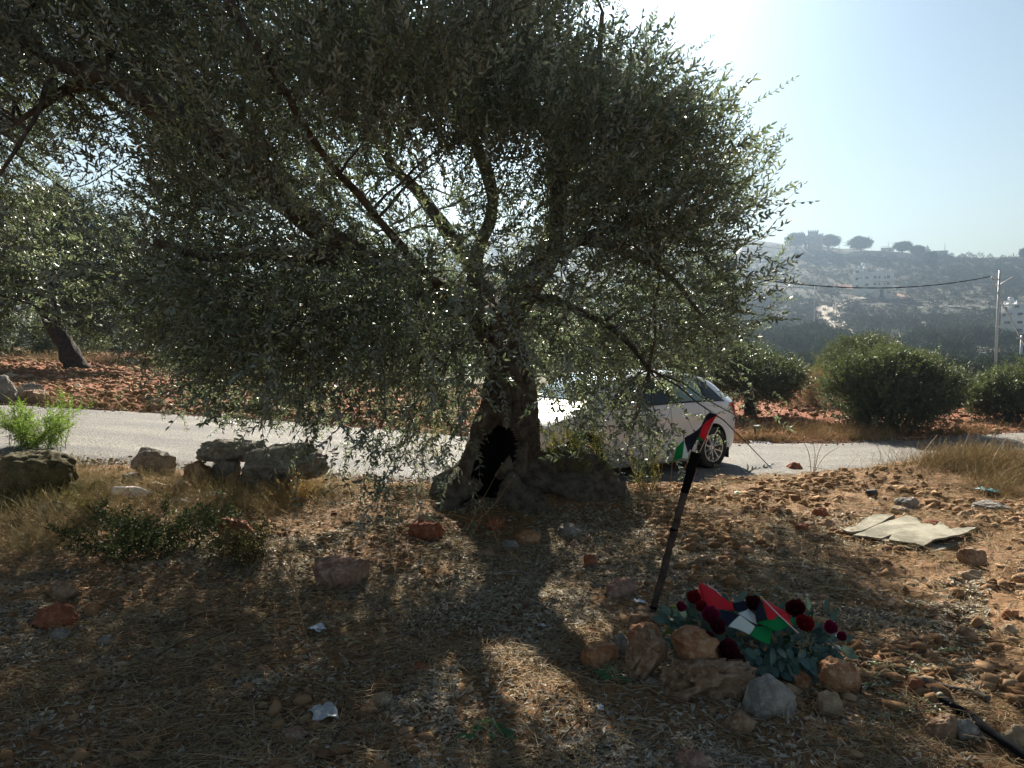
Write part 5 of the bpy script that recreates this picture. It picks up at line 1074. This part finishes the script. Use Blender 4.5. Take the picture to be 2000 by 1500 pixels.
# ---------------------------------------------------------------- hillside
WALL=mat('pale_stone_wall',(.72,.70,.65),.85,.2,col2=(.80,.78,.73),scale=1.5); OLDST=mat('old_stone_wall',(.26,.24,.22),.9,.15,col2=(.34,.31,.27),scale=.8); WIN=mat('dark_window',(.03,.035,.04),.2,.6); FRAME=mat('window_surround_stone',(.46,.44,.40),.8,.2); METAL=mat('white_tank',(.75,.76,.78),.35,.5); PANEL=mat('solar_panel',(.55,.62,.70),.08,.8,metal=.6); GREYC=mat('grey_concrete',(.30,.29,.27),.9,.15)  # the concrete is one even grey for roofs, railings and stair base
def frame_at(name,label,cat,u,v,group=None,sink=.3):
    p=hit(u,v); a=-math.atan2(p[0],p[1]); o=empty(name,(p[0],p[1],p[2]-sink),a); tag(o,label,cat,group); return o,p[1]
def wall_block(root,x,y,w,dp,z0,h,m=WALL,name='wall'):
    mb=MB(); mb.box((x,y,z0+h/2),(w,dp,h)); return mb.build(name,m,root,smooth=False)
def window(root,x,yf,z,w,h):
    mb=MB(); t=.09
    for c,d in (((x,yf-.05,z+h/2+t/2),(w+2*t,.12,t)),((x,yf-.07,z-h/2-t/2),(w+3*t,.18,t)),((x-w/2-t/2,yf-.05,z),(t,.12,h)),((x+w/2+t/2,yf-.05,z),(t,.12,h)),((x,yf-.04,z),(.05,.06,h))): mb.box(c,d)
    f=mb.build('window',FRAME,root,smooth=False); mb=MB(); mb.box((x,yf-.015,z),(w,.04,h)); mb.build('pane',WIN,f,smooth=False)
def tank(root,x,y,z):
    t=MB(); t.lathe([(.001,0),(.62,0),(.66,.08),(.66,1.25),(.5,1.42),(.001,1.46)],20,M=Matrix.Translation((x,y,z+1.1))); o=t.build('water_tank',METAL,root)
    s=MB()
    for dx,dy in ((-.4,-.4),(.4,-.4),(.4,.4),(-.4,.4)): s.tube([(x+dx,y+dy,z-.05),(x+dx,y+dy,z+1.1)],.05,5)
    s.build('tank_stand',GREYC,o)
def solar(root,x,y,z):
    for k in (0,1):
        mb=MB(); M=Matrix.Translation((x+k*1.7,y,z+.62))@Matrix.Rotation(R(-28),4,'X')@Matrix.Rotation(R(-22),4,'Y'); b=MB(); b.box((0,0,0),(1.45,2.0,.08)); b.v[0]=xf(M,b.v[0]); b.tube([(x+k*1.7,y,z-.02),(x+k*1.7,y,z+.5)],.05,5); b.build('solar_panel',PANEL,root,smooth=False)
def house_mid():
    root,d=frame_at('house','four storey pale stone house with outside stairs standing alone on the hillside','house',1704,583); s=d/F; W=73*s; H=46*s; Dp=11; y0=0
    px=lambda u:(u-1703.5)*s*1.0; pz=lambda v:(583-v)*s+.3
    wall_block(root,px(1703.5),Dp/2,W,Dp,-2,pz(532)+2)
    wall_block(root,px(1676),Dp/2+1.5,19*s,Dp-3,pz(532)-.002,pz(524.5)-pz(532),name='stair_tower')
    mb=MB(); # scalloped parapet
    X=np.linspace(px(1683),px(1738.5),60); top=pz(533)+s*4.2*np.abs(np.sin((X-X[0])/(X[-1]-X[0])*PI*2.9+.5))**1.5-.05
    V=np.concatenate([np.stack([X,0*X+yy,zz],1) for yy in (.0,.22) for zz in (0*X+pz(532)-.01,top)]); n=60; i=np.arange(n-1)
    q=[np.stack([a*n+i,a*n+i+1,b*n+i+1,b*n+i],1) for a,b in ((0,1),(3,2),(1,3),(2,0))]; mb.add(V,np.concatenate(q)); mb.build('parapet',WALL,root,smooth=False)
    for (u,v,w,h) in [(1675,530.8,5,4.4),(1675.3,544.6,5,4.4),(1682,543,1.8,2),(1692.6,543,5.4,4.2),(1706.8,542.2,5,4.4),(1714.5,542.2,3,4.4),(1724.5,543,2,3.5),(1730.5,541.8,4.8,4.2),(1675.3,558.5,5,4),(1692.6,556.4,5.4,4),(1707,555.5,4.6,3.6),(1714.5,555.5,3,3.4),(1724,555.5,2.4,3.4),(1730.4,555,4.4,3.4),(1692.4,572,5,3.4),(1731.5,571.4,4.8,3.2)]:
        window(root,px(u),0,pz(v),w*s,h*s)
    # balconies on the right half
    for v0,v1 in ((545.5,551),(560,565)):
        mb=MB(); mb.box((px(1722),-.85,(pz(v0)+pz(v1))/2),(35*s,.15,(v1-v0)*s)); mb.box((px(1722),-.44,pz(v1)+.08),(34.6*s,.86,.2)); mb.box((px(1705),-.42,(pz(v0)+pz(v1))/2),(.15,.7,(v1-v0)*s)); mb.box((px(1739),-.42,(pz(v0)+pz(v1))/2),(.15,.7,(v1-v0)*s)); mb.build('balcony',WALL,root,smooth=False)
    mb=MB(); mb.box((px(1719.5),-.05,pz(574)),(6.5*s,.2,16*s)); mb.build('doorway',DARK,root,smooth=False)
    mb=MB(); # outside stair, two flights
    for (u0,v0,u1,v1) in ((1712,562,1704,570),(1704,570.5,1696,570.5),(1696,570.5,1684,582)):
        a=np.array([px(u0),-1.3,pz(v0)]);b=np.array([px(u1),-1.3,pz(v1)]); V=[]
        for p in (a,b):
            for dy in (0,1.2):
                for dz in (.55,-.65): V.append(p+[0,dy,dz])
        mb.add(V,np.array([[0,1,5,4],[2,6,7,3],[0,4,6,2],[1,3,7,5],[0,2,3,1],[4,5,7,6]]))
    mb.build('outside_stair',WALL,root,smooth=False)
    mb=MB(); mb.box((px(1698),-1.0,pz(577)),(9*s,1.1,10*s)); mb.build('stair_base',GREYC,root,smooth=False)
    tank(root,px(1685),Dp*.4,pz(524.5)-.3); solar(root,px(1674.5),Dp*.3,pz(524.5)-.02)
    for u in (1713,1734): mb=MB(); mb.lathe([(.001,0),(.4,.08),(.55,.22)],14,M=Matrix.Translation((px(u),.6,pz(530)))@Matrix.Rotation(R(-55),4,'X')); mb.tube([(px(u),.6,pz(532)-.2),(px(u),.6,pz(530))],.05,5); mb.build('satellite_dish',METAL,root)
house_mid()
def house_right():
    root,d=frame_at('house','pale stone house cut by the right edge of the photo, water tank on its roof','house',1990,652); s=d/F; px=lambda u:(u-1990)*s; pz=lambda v:(652-v)*s+.3
    wall_block(root,px(1996),4.5,74*s,9,-2,pz(597)+2); mb=MB(); mb.box((px(1996),0.08,pz(596)),(74.6*s,.16,3*s)); mb.build('parapet',WALL,root,smooth=False)
    for (u,v,w,h) in [(1965,599.5+1.5,6,2.2),(1985,599,7,3),(1964,615,5.5,4),(1975.5,613,2,2),(1991,613.5,8,4),(1970,630,9,3.6),(1991,629.5,8,4),(2010,613.5,8,4),(2010,629.5,8,4),(1990,645,10,5)]: window(root,px(u),0,pz(v),w*s,h*s)
    wall_block(root,px(1952),2,18*s,5,-1,9*s+1,name='side_wall'); tank(root,px(1974),3,pz(597)-.3); solar(root,px(1966),3,pz(596))
    o,d2=frame_at('parked_car','white car parked below the house at the right edge','car',1957,662,sink=0); mb=MB(); L=4.2;
    X=np.array([0,.1,.8,1.3,2.6,3.2,4.1,4.2])-2.1; Zt=np.array([.5,.9,1.0,1.42,1.42,.95,.8,.5]); V=[]; 
    for y in (-.85,-.65,.65,.85):
        zt=Zt if abs(y)<.8 else Zt*.78
        for x,z_ in zip(X,zt): V.append((x,y,z_)); V.append((x,y,.25))
    n=16; q=[]
    for r_ in range(3):
        for i in range(7): q.append([r_*n+2*i,r_*n+2*i+2,(r_+1)*n+2*i+2,(r_+1)*n+2*i])
    for r_ in (0,3):
        for i in range(7): q.append([r_*n+2*i,r_*n+2*i+1,r_*n+2*i+3,r_*n+2*i+2])
    for e in (0,14):
        for r_ in range(3): q.append([r_*n+e,r_*n+e+1,(r_+1)*n+e+1,(r_+1)*n+e])
    mb.add(V,np.array(q)); mb.build('body',mat('dusty_white_paint',(.7,.7,.7),.4,.4),o,smooth=False)
    mb=MB(); mb.box((-.2,-.76,1.12),(2.0,.10,.30)); mb.build('side_window',WIN,o,smooth=False)
    for x in (-1.25,1.3): mb=MB(); mb.lathe([(.001,-.1),(.3,-.1),(.32,0),(.3,.1),(.001,.1)],16,M=Matrix.Translation((x,-.80,.31))@Matrix.Rotation(PI/2,4,'X')); mb.build('wheel',TYRE,o)
house_right()
def tower():
    root,d=frame_at('stone_tower','old square stone tower with battlements between two pines on the ridge','tower',1592,490); s=d/F; px=lambda u:(u-1592)*s; pz=lambda v:(490-v)*s+.3
    wall_block(root,px(1587.5),3,19*s,6,-3,pz(453)+3,OLDST); wall_block(root,px(1601.5),3.2,9*s,5,-3,pz(459)+3,OLDST,'side_wing')
    mb=MB()
    for u in np.arange(1578.8,1598,4.3): mb.box((px(u),.3,pz(451.6)),(2.4*s,.6,3*s)); mb.box((px(u),5.7,pz(451.6)),(2.4*s,.6,3*s))
    for u in (1600.5,1605.2): mb.box((px(u),1.0,pz(457.6)),(1.9*s,.6,2.8*s))
    mb.build('battlements',OLDST,root,smooth=False)
    mb=MB(); mb.box((px(1588),-.02,pz(466)),(1.6*s,.1,3*s)); mb.build('window',WIN,root,smooth=False)
    wall_block(root,px(1574),3,6*s,3,-3,pz(464)+3,OLDST,'low_wall')
tower()
def ridge_buildings():
    root,d=frame_at('building','low flat roofed building with an aerial beside the umbrella pine on the ridge','building',1733,495); s=d/F; px=lambda u:(u-1733)*s; pz=lambda v:(495-v)*s+.3
    wall_block(root,px(1733),3,22*s,6,-3,pz(485.5)+3); wall_block(root,px(1714),3.5,16*s,5,-3,pz(491)+3,OLDST,'lower_wing')
    mb=MB(); mb.box((px(1733),2.9,pz(484.9)),(23.5*s,6.6,1.1*s)); mb.build('flat_roof',GREYC,root,smooth=False)
    mb=MB()
    for u in np.linspace(1722,1738,6): mb.tube([(px(u),.5,pz(485)),(px(u),.5,pz(481.8))],.08,4)
    mb.tube([(px(1722),.5,pz(481.8)),(px(1738),.5,pz(481.8))],.08,4); mb.build('railing',GREYC,root)
    mb=MB(); mb.tube([(px(1734.5),2,pz(485)),(px(1734.5),2,pz(472))],.09,5); mb.tube([(px(1732.8),2,pz(475)),(px(1736),2,pz(475))],.07,4); mb.build('aerial',GREYC,root)
    for u in (1727,1737): window(root,px(u),0,pz(489),3*s,2.5*s)
    root,d=frame_at('building','long low pale building with a domed turret at the right end of the ridge','building',1825,497); s=d/F; px=lambda u:(u-1825)*s; pz=lambda v:(497-v)*s+.3
    wall_block(root,px(1834),3,28*s,6,-3,pz(491.5)+3); wall_block(root,px(1809),3.2,19*s,6.5,-3,pz(487)+3,name='tall_wing'); 
    mb=MB(); mb.lathe([(.75,0),(.8,.8),(.6,1.5),(.25,2.0),(.2,2.4),(.001,2.6)],14,M=Matrix.Translation((px(1812.5),3,pz(487)-.05))); mb.build('domed_turret',WALL,root)
    mb=MB(); mb.tube([(px(1842.5),3,pz(492)),(px(1842.5),3,pz(475))],.12,5); mb.build('mast',GREYC,root)
    mb=MB(); mb.box((px(1834),3,pz(491)),(29*s,6.5,.8*s)); mb.build('flat_roof',GREYC,root,smooth=False)
    for u in (1828,1836,1844): window(root,px(u),0,pz(494),2.5*s,2*s)
    # long retaining wall under the ridge
    a=hit(1650,500); pts=[hit(u,v) for u,v in ((1646,502),(1680,500.5),(1720,502),(1760,506),(1806,512))]; mb=MB()
    root=empty('retaining_wall',pts[2]); tag(root,'long pale retaining wall curving below the ridge buildings','wall'); o=np.array(root.location); top=[]; bot=[]
    P_=spl(np.c_[np.array(pts),np.zeros(5)],24)[:,:3]-o; hh=np.interp(np.linspace(0,1,24),[0,.15,.8,1],[.5,2.0,3.0,.8]); V=[]
    for p,h in zip(P_,hh): V+= [p+[0,0,-2],p+[0,0,h],p+[0,.7,h],p+[0,.7,-2]]
    i=np.arange(23)[:,None]*4; j=np.arange(4)[None]; mb.add(V,np.stack([i+j,i+4+j,i+4+(j+1)%4,i+(j+1)%4],-1).reshape(-1,4)); mb.build('wall',OLDST,root,smooth=False)
    mb=MB(); V=[]
    for p,h in zip(P_,hh): V+= [p+[0,-.1,h],p+[0,-.1,h+.22],p+[0,.8,h+.22],p+[0,.8,h]]
    mb.add(V,np.stack([i+j,i+4+j,i+4+(j+1)%4,i+(j+1)%4],-1).reshape(-1,4)); mb.build('coping',GREYC,root,smooth=False)
ridge_buildings()
# hill track
def ribbon(name,L,wd,m,lift=.25):
    pts=np.array([hit(u,v) for u,v in L]); q=spl(np.c_[pts,np.array(wd)],60); V=[]
    t=np.gradient(q[:,:2],axis=0); t/=np.linalg.norm(t,axis=1)[:,None]; nrm=np.stack([-t[:,1],t[:,0]],1)
    for k in range(60):
        for e in (-1,-.33,.33,1): x,y=q[k,:2]+nrm[k]*q[k,3]/2*e; V.append((x,y,float(ground(np.array([x]),np.array([y]))[0])+lift))
    i=np.arange(59)[:,None]*4; j=np.arange(3)[None]; mb=MB(); mb.add(V,np.stack([i+j,i+4+j,i+5+j,i+1+j],-1).reshape(-1,4)); tag(mb.build(name,m),kind='structure')
TRACK=mat('pale_track',(.42,.36,.29),.95,.1,col2=(.50,.45,.38),scale=.8)
ribbon('hill_track',[(1700,586),(1668,589),(1640,592),(1618,598),(1613,608),(1626,626),(1650,650)],[4,4,5,7,7,6,4],TRACK)
ribbon('dirt_terrace',[(1630,556),(1655,560),(1670,566)],[6,9,6],mat('pink_dirt',(.36,.20,.15),.95,.1),.25)
ribbon('dirt_terrace',[(1742,572),(1770,578),(1800,582)],[8,8,3],mat('pink_dirt_b',(.36,.22,.16),.95,.1),.25)
# umbrella pines
PINE=olive_leaf_mat('pine_needles',[(.022,.045,.02),(.035,.062,.026),(.05,.08,.035)],(.03,.05,.025),.05,.7,.2)
def pine(label,u,vb,w,h,seed,clear=.35,lean=0):
    p=hit(u,vb); s=p[1]/F; W=w*s;H=h*s; root=empty('umbrella_pine',(p[0],p[1],p[2]-.3)); tag(root,label,'pine tree'); r=np.random.default_rng(seed)
    b=[(lean*W*.3+r.uniform(-.25,.25)*W,r.uniform(-.15,.15)*W,H*(.62+.08*r.random()),W*r.uniform(.20,.30),W*.24,H*(.20+.10*(1-clear))) for _ in range(7)]+[(lean*W*.3,0,H*.68,W*.36,W*.30,H*.26)]
    crown_mesh('crown',[PINE,TWIG],b,2600,.42,.16,root,seed,.5,size=5,length=.9,pairs=4,skip=-.3)
    mb=MB(); mb.tube([(0,0,-.6),(.1,0,H*.25),(lean*W*.15,0,H*.55)],[.38,.32,.22],9); limbs(mb,(lean*W*.1,0,H*.42),[np.array(x[:3]) for x in b],.18,.05,r,5); mb.build('trunk',BARK,root)
pine('dark umbrella pine left of the stone tower on the ridge',1555,488,46,31,1,.1)
pine('umbrella pine touching the right side of the stone tower',1618,488,40,28,2,.3,.3)
pine('round topped pine standing alone in the middle of the ridge',1681,494,43,29,3,.2)
pine('flat topped pine between the two ridge buildings',1762,496,38,22,4,.5)
pine('low dark pine against the left wall of the long ridge building',1793,498,26,16,5,.1)
pine('dark pine on the slope under the long ridge building',1818,520,22,26,6,.0)
pine('small dark pine cut by the right edge of the photo on the ridge',2003,507,18,20,7,.0)
HILLO=mat('hill_olive_leaf',(.03,.045,.025),.8,.15,rndcol=[(.05,.07,.035),(.08,.105,.052),(.12,.14,.07)]); HILLO2=mat('hill_olive_leaf_grey',(.05,.06,.04),.8,.15,rndcol=[(.05,.062,.04),(.08,.095,.058),(.12,.13,.08)])
# olive trees of the hillside
def hill_trees():
    r=np.random.default_rng(77); protos=[]
    for i in range(6):
        w=r.uniform(1.5,2.1); b=[(r.uniform(-.5,.5)*w,r.uniform(-.5,.5)*w,r.uniform(1.0,2.0),w*r.uniform(.5,.8),w*r.uniform(.5,.8),r.uniform(.7,1.1)) for _ in range(5)]
        me=crown_mesh('olive_tree',[HILLO if i%3 else HILLO2,TWIG],b,650,.26,.10,None,60+i,.4,size=2,length=.6,pairs=4,skip=-.4); protos.append(me)
    L=[]; 
    # sample pixels of the visible slope, denser low down
    pts=[]
    while len(pts)<1500:
        u=r.uniform(1380,2060) if r.random()<.78 else r.uniform(-60,1380); v=r.uniform(500,765)
        dens=np.interp(v,[500,560,600,640,680,760],[.35,.25,.35,.6,.7,.5])*(.35+1.3*sm(-.3,.3,float(fbm(np.array([[u/70,v/22,.5]]),2,8)[0])))
        if u<1560 and v<590: dens*=.12
        if u>1750 and v<560: dens=.75
        if 1655<u<1755 and 520<v<592: continue
        if 1600<u<1660 and 585<v<655: continue
        if 1940<u and 590<v<665: continue
        if 1700<u<1800 and 590<v<625: dens*=.4
        if r.random()>dens: continue
        p=hit(u,v); 
        if p[1]<42 or p[1]>440: continue
        pts.append((p[0],p[1],p[2],r.uniform(.65,1.25)*np.interp(p[1],[45,160],[.42,1])))
    pts.sort(key=lambda q:-q[3]/q[1]); ind=pts[:286]; rest=pts[286:]
    k=0
    for i,(x,y,zz,s) in enumerate(ind):
        if i<6: o=protos[i]
        else: o=protos[i%6].copy(); COL.objects.link(o)
        o.location=(x,y,zz-.2*s); o.rotation_euler=(0,0,r.uniform(0,6.28)); o.scale=(s*r.uniform(.85,1.2),s*r.uniform(.85,1.2),s*r.uniform(.85,1.15))
        tag(o,'grey green olive tree among many on the terraced slope of the far hill','olive tree','olive trees on the terraced hillside')
    # remaining distant scrub: one object
    mb=MB(); T=fol_templates(.34,.14,900,6,.8,4); pos=[];dirs=[]
    for (x,y,zz,s) in rest+[(*(hit(r.uniform(1400,2060),r.uniform(505,640))),r.uniform(.3,.6)) for _ in range(900)]+[(*(hit(r.uniform(500,1420),r.uniform(470,680))),r.uniform(.3,.8)) for _ in range(1100)]:
        n=int(34*s)+8; d=r.normal(size=(n,3)); d/=np.linalg.norm(d,axis=1)[:,None]; d[:,2]=np.abs(d[:,2]); p=np.array([x,y,zz-.1])+d*np.array([1.9,1.9,1.9])*s*(.5+.5*r.random((n,1))); pos.append(p); dirs.append(d+r.normal(size=d.shape)*.4)
    pos=np.concatenate(pos);dirs=np.concatenate(dirs); scatter(mb,T,pos,dirs,r.uniform(.8,1.3,len(pos)),r,.3); tag(mb.build('hillside_scrub',[HILLO2,TWIG],smooth=False),kind='stuff')
    # terrace walls and loose limestone
    mb=MB(); V,Fc=ICO1; X=[]
    for _ in range(260):
        u=r.uniform(1380,2050); v=r.uniform(500,760); n=r.integers(20,70); du=r.uniform(20,90); uu=u+np.linspace(0,du,n)
        p0=hit(u,v)
        if p0[1]<45 or p0[1]>430: continue
        x=p0[0]+np.linspace(0,du*p0[1]/F,n); y=p0[1]+r.normal(size=n)*.25+2.2*fb2(x,x*0+u,.06,2,3); X.append(np.stack([x,y,ground(x,y)+.1],1))
    u=r.uniform(1400,1640,2600); v=r.uniform(480,600,2600)
    for a,b in zip(u,v):
        if r.random()<.5: p=hit(a,b); X.append(p[None]+[[0,0,.05]])
    X=np.concatenate(X); s=r.uniform(.16,.55,len(X)); vs=V[None]*(s[:,None]*np.array([1.3,1,.6]))[:,None]*(1+.25*r.normal(size=(len(X),len(V),1)))+X[:,None]
    mb.add(vs.reshape(-1,3),(Fc[None]+(np.arange(len(X))*len(V))[:,None,None]).reshape(-1,3),rnd=np.repeat(r.random(len(X)),len(Fc)))
    tag(mb.build('hillside_stones',mat('hill_limestone',(.4,.38,.33),.9,.1,rndcol=[(.12,.11,.095),(.18,.17,.15),(.27,.255,.225)]),smooth=False),kind='stuff')
hill_trees()
# poles and cable
PM=mat('galvanised_pole',(.50,.51,.53),.5,.4,metal=.2)
def upole(label,u,vb,vt,d,rad,arm=True):
    b=P(u,vb,d); b[2]=min(b[2],gz(b[0],b[1])) ; t=P(u,vt,d); root=empty('utility_pole',b); tag(root,label,'pole'); h=t[2]-b[2]; mb=MB(); mb.tube([(0,0,-.2),(0,0,h*.5),(0,0,h)],[rad,rad*.85,rad*.6],10); mb.build('post',PM,root)
    if arm: mb=MB(); mb.tube([(-.5,0,h*.93),(.1,0,h*.93)],.04,5); mb.tube([(-.45,0,h*.93),(-.45,0,h*.95)],.06,5); mb.build('bracket',PM,root)
    return root,t
r1,t1=upole('tall thin pale metal pole behind the bushes near the right edge',1942,768,528,52,.10)
mb=MB(); a=P(1946,560,52)-np.array(r1.location); b=P(1978,541,52)-np.array(r1.location); mb.tube([a,b],.035,6); mb.build('lamp_arm',PM,r1)
upole('short concrete pole at the right edge below the house',1992,738,655,75,.16)
upole('thin pale pole on the left flank of the hill above the track',1590,617,556,200,.16)
upole('faint thin pole among the olives right of the hill track',1814,662,640,190,.13,False)
def cable(name,label,A,B,sag,rad,n=60):
    A=P(*A);B=P(*B); t=np.linspace(0,1,n)[:,None]; p=A+(B-A)*t; p[:,2]-=4*sag*(t*(1-t))[:,0]; root=empty(name,A); tag(root,label,'cable'); c=MB()
    for k in (0,1): ph=t[:,0]*n*1.3+k*PI; c.tube(p-A+np.stack([0*ph,np.cos(ph),np.sin(ph)],1)*rad*.6,rad,5)
    c.build('twisted_strands',mat('black_cable',(.012,.012,.014),.9,.1),root)
cable('power_cable','thick black twisted cable sagging across the hill from the tree to the tall pole',(1150,470,36),(1934,540,52),1.35,.025)
cable('power_cable','black cable dropping from the tall pole toward the lower right edge',(1934,540,52),(2010,690,34),.15,.030,24)
cable('power_cable','thin wire crossing the sky at the right edge of the crown',(1180,390,60),(1560,482,380),2,.05,24)
# ---------------------------------------------------------------- haze
def haze():
    m=bpy.data.materials.new('haze'); m.use_nodes=True; t=m.node_tree; t.nodes.remove(t.nodes['Principled BSDF'])
    pv=t.nodes.new('ShaderNodeVolumePrincipled'); pv.inputs['Color'].default_value=(.50,.66,.86,1); pv.inputs['Density'].default_value=0.0013; pv.inputs['Anisotropy'].default_value=.90
    t.links.new(pv.outputs[0],t.nodes['Material Output'].inputs['Volume'])
    mb=MB(); mb.box((0,0,22),(1900,1900,104)); tag(mb.build('haze',m,smooth=False),kind='stuff')
haze()
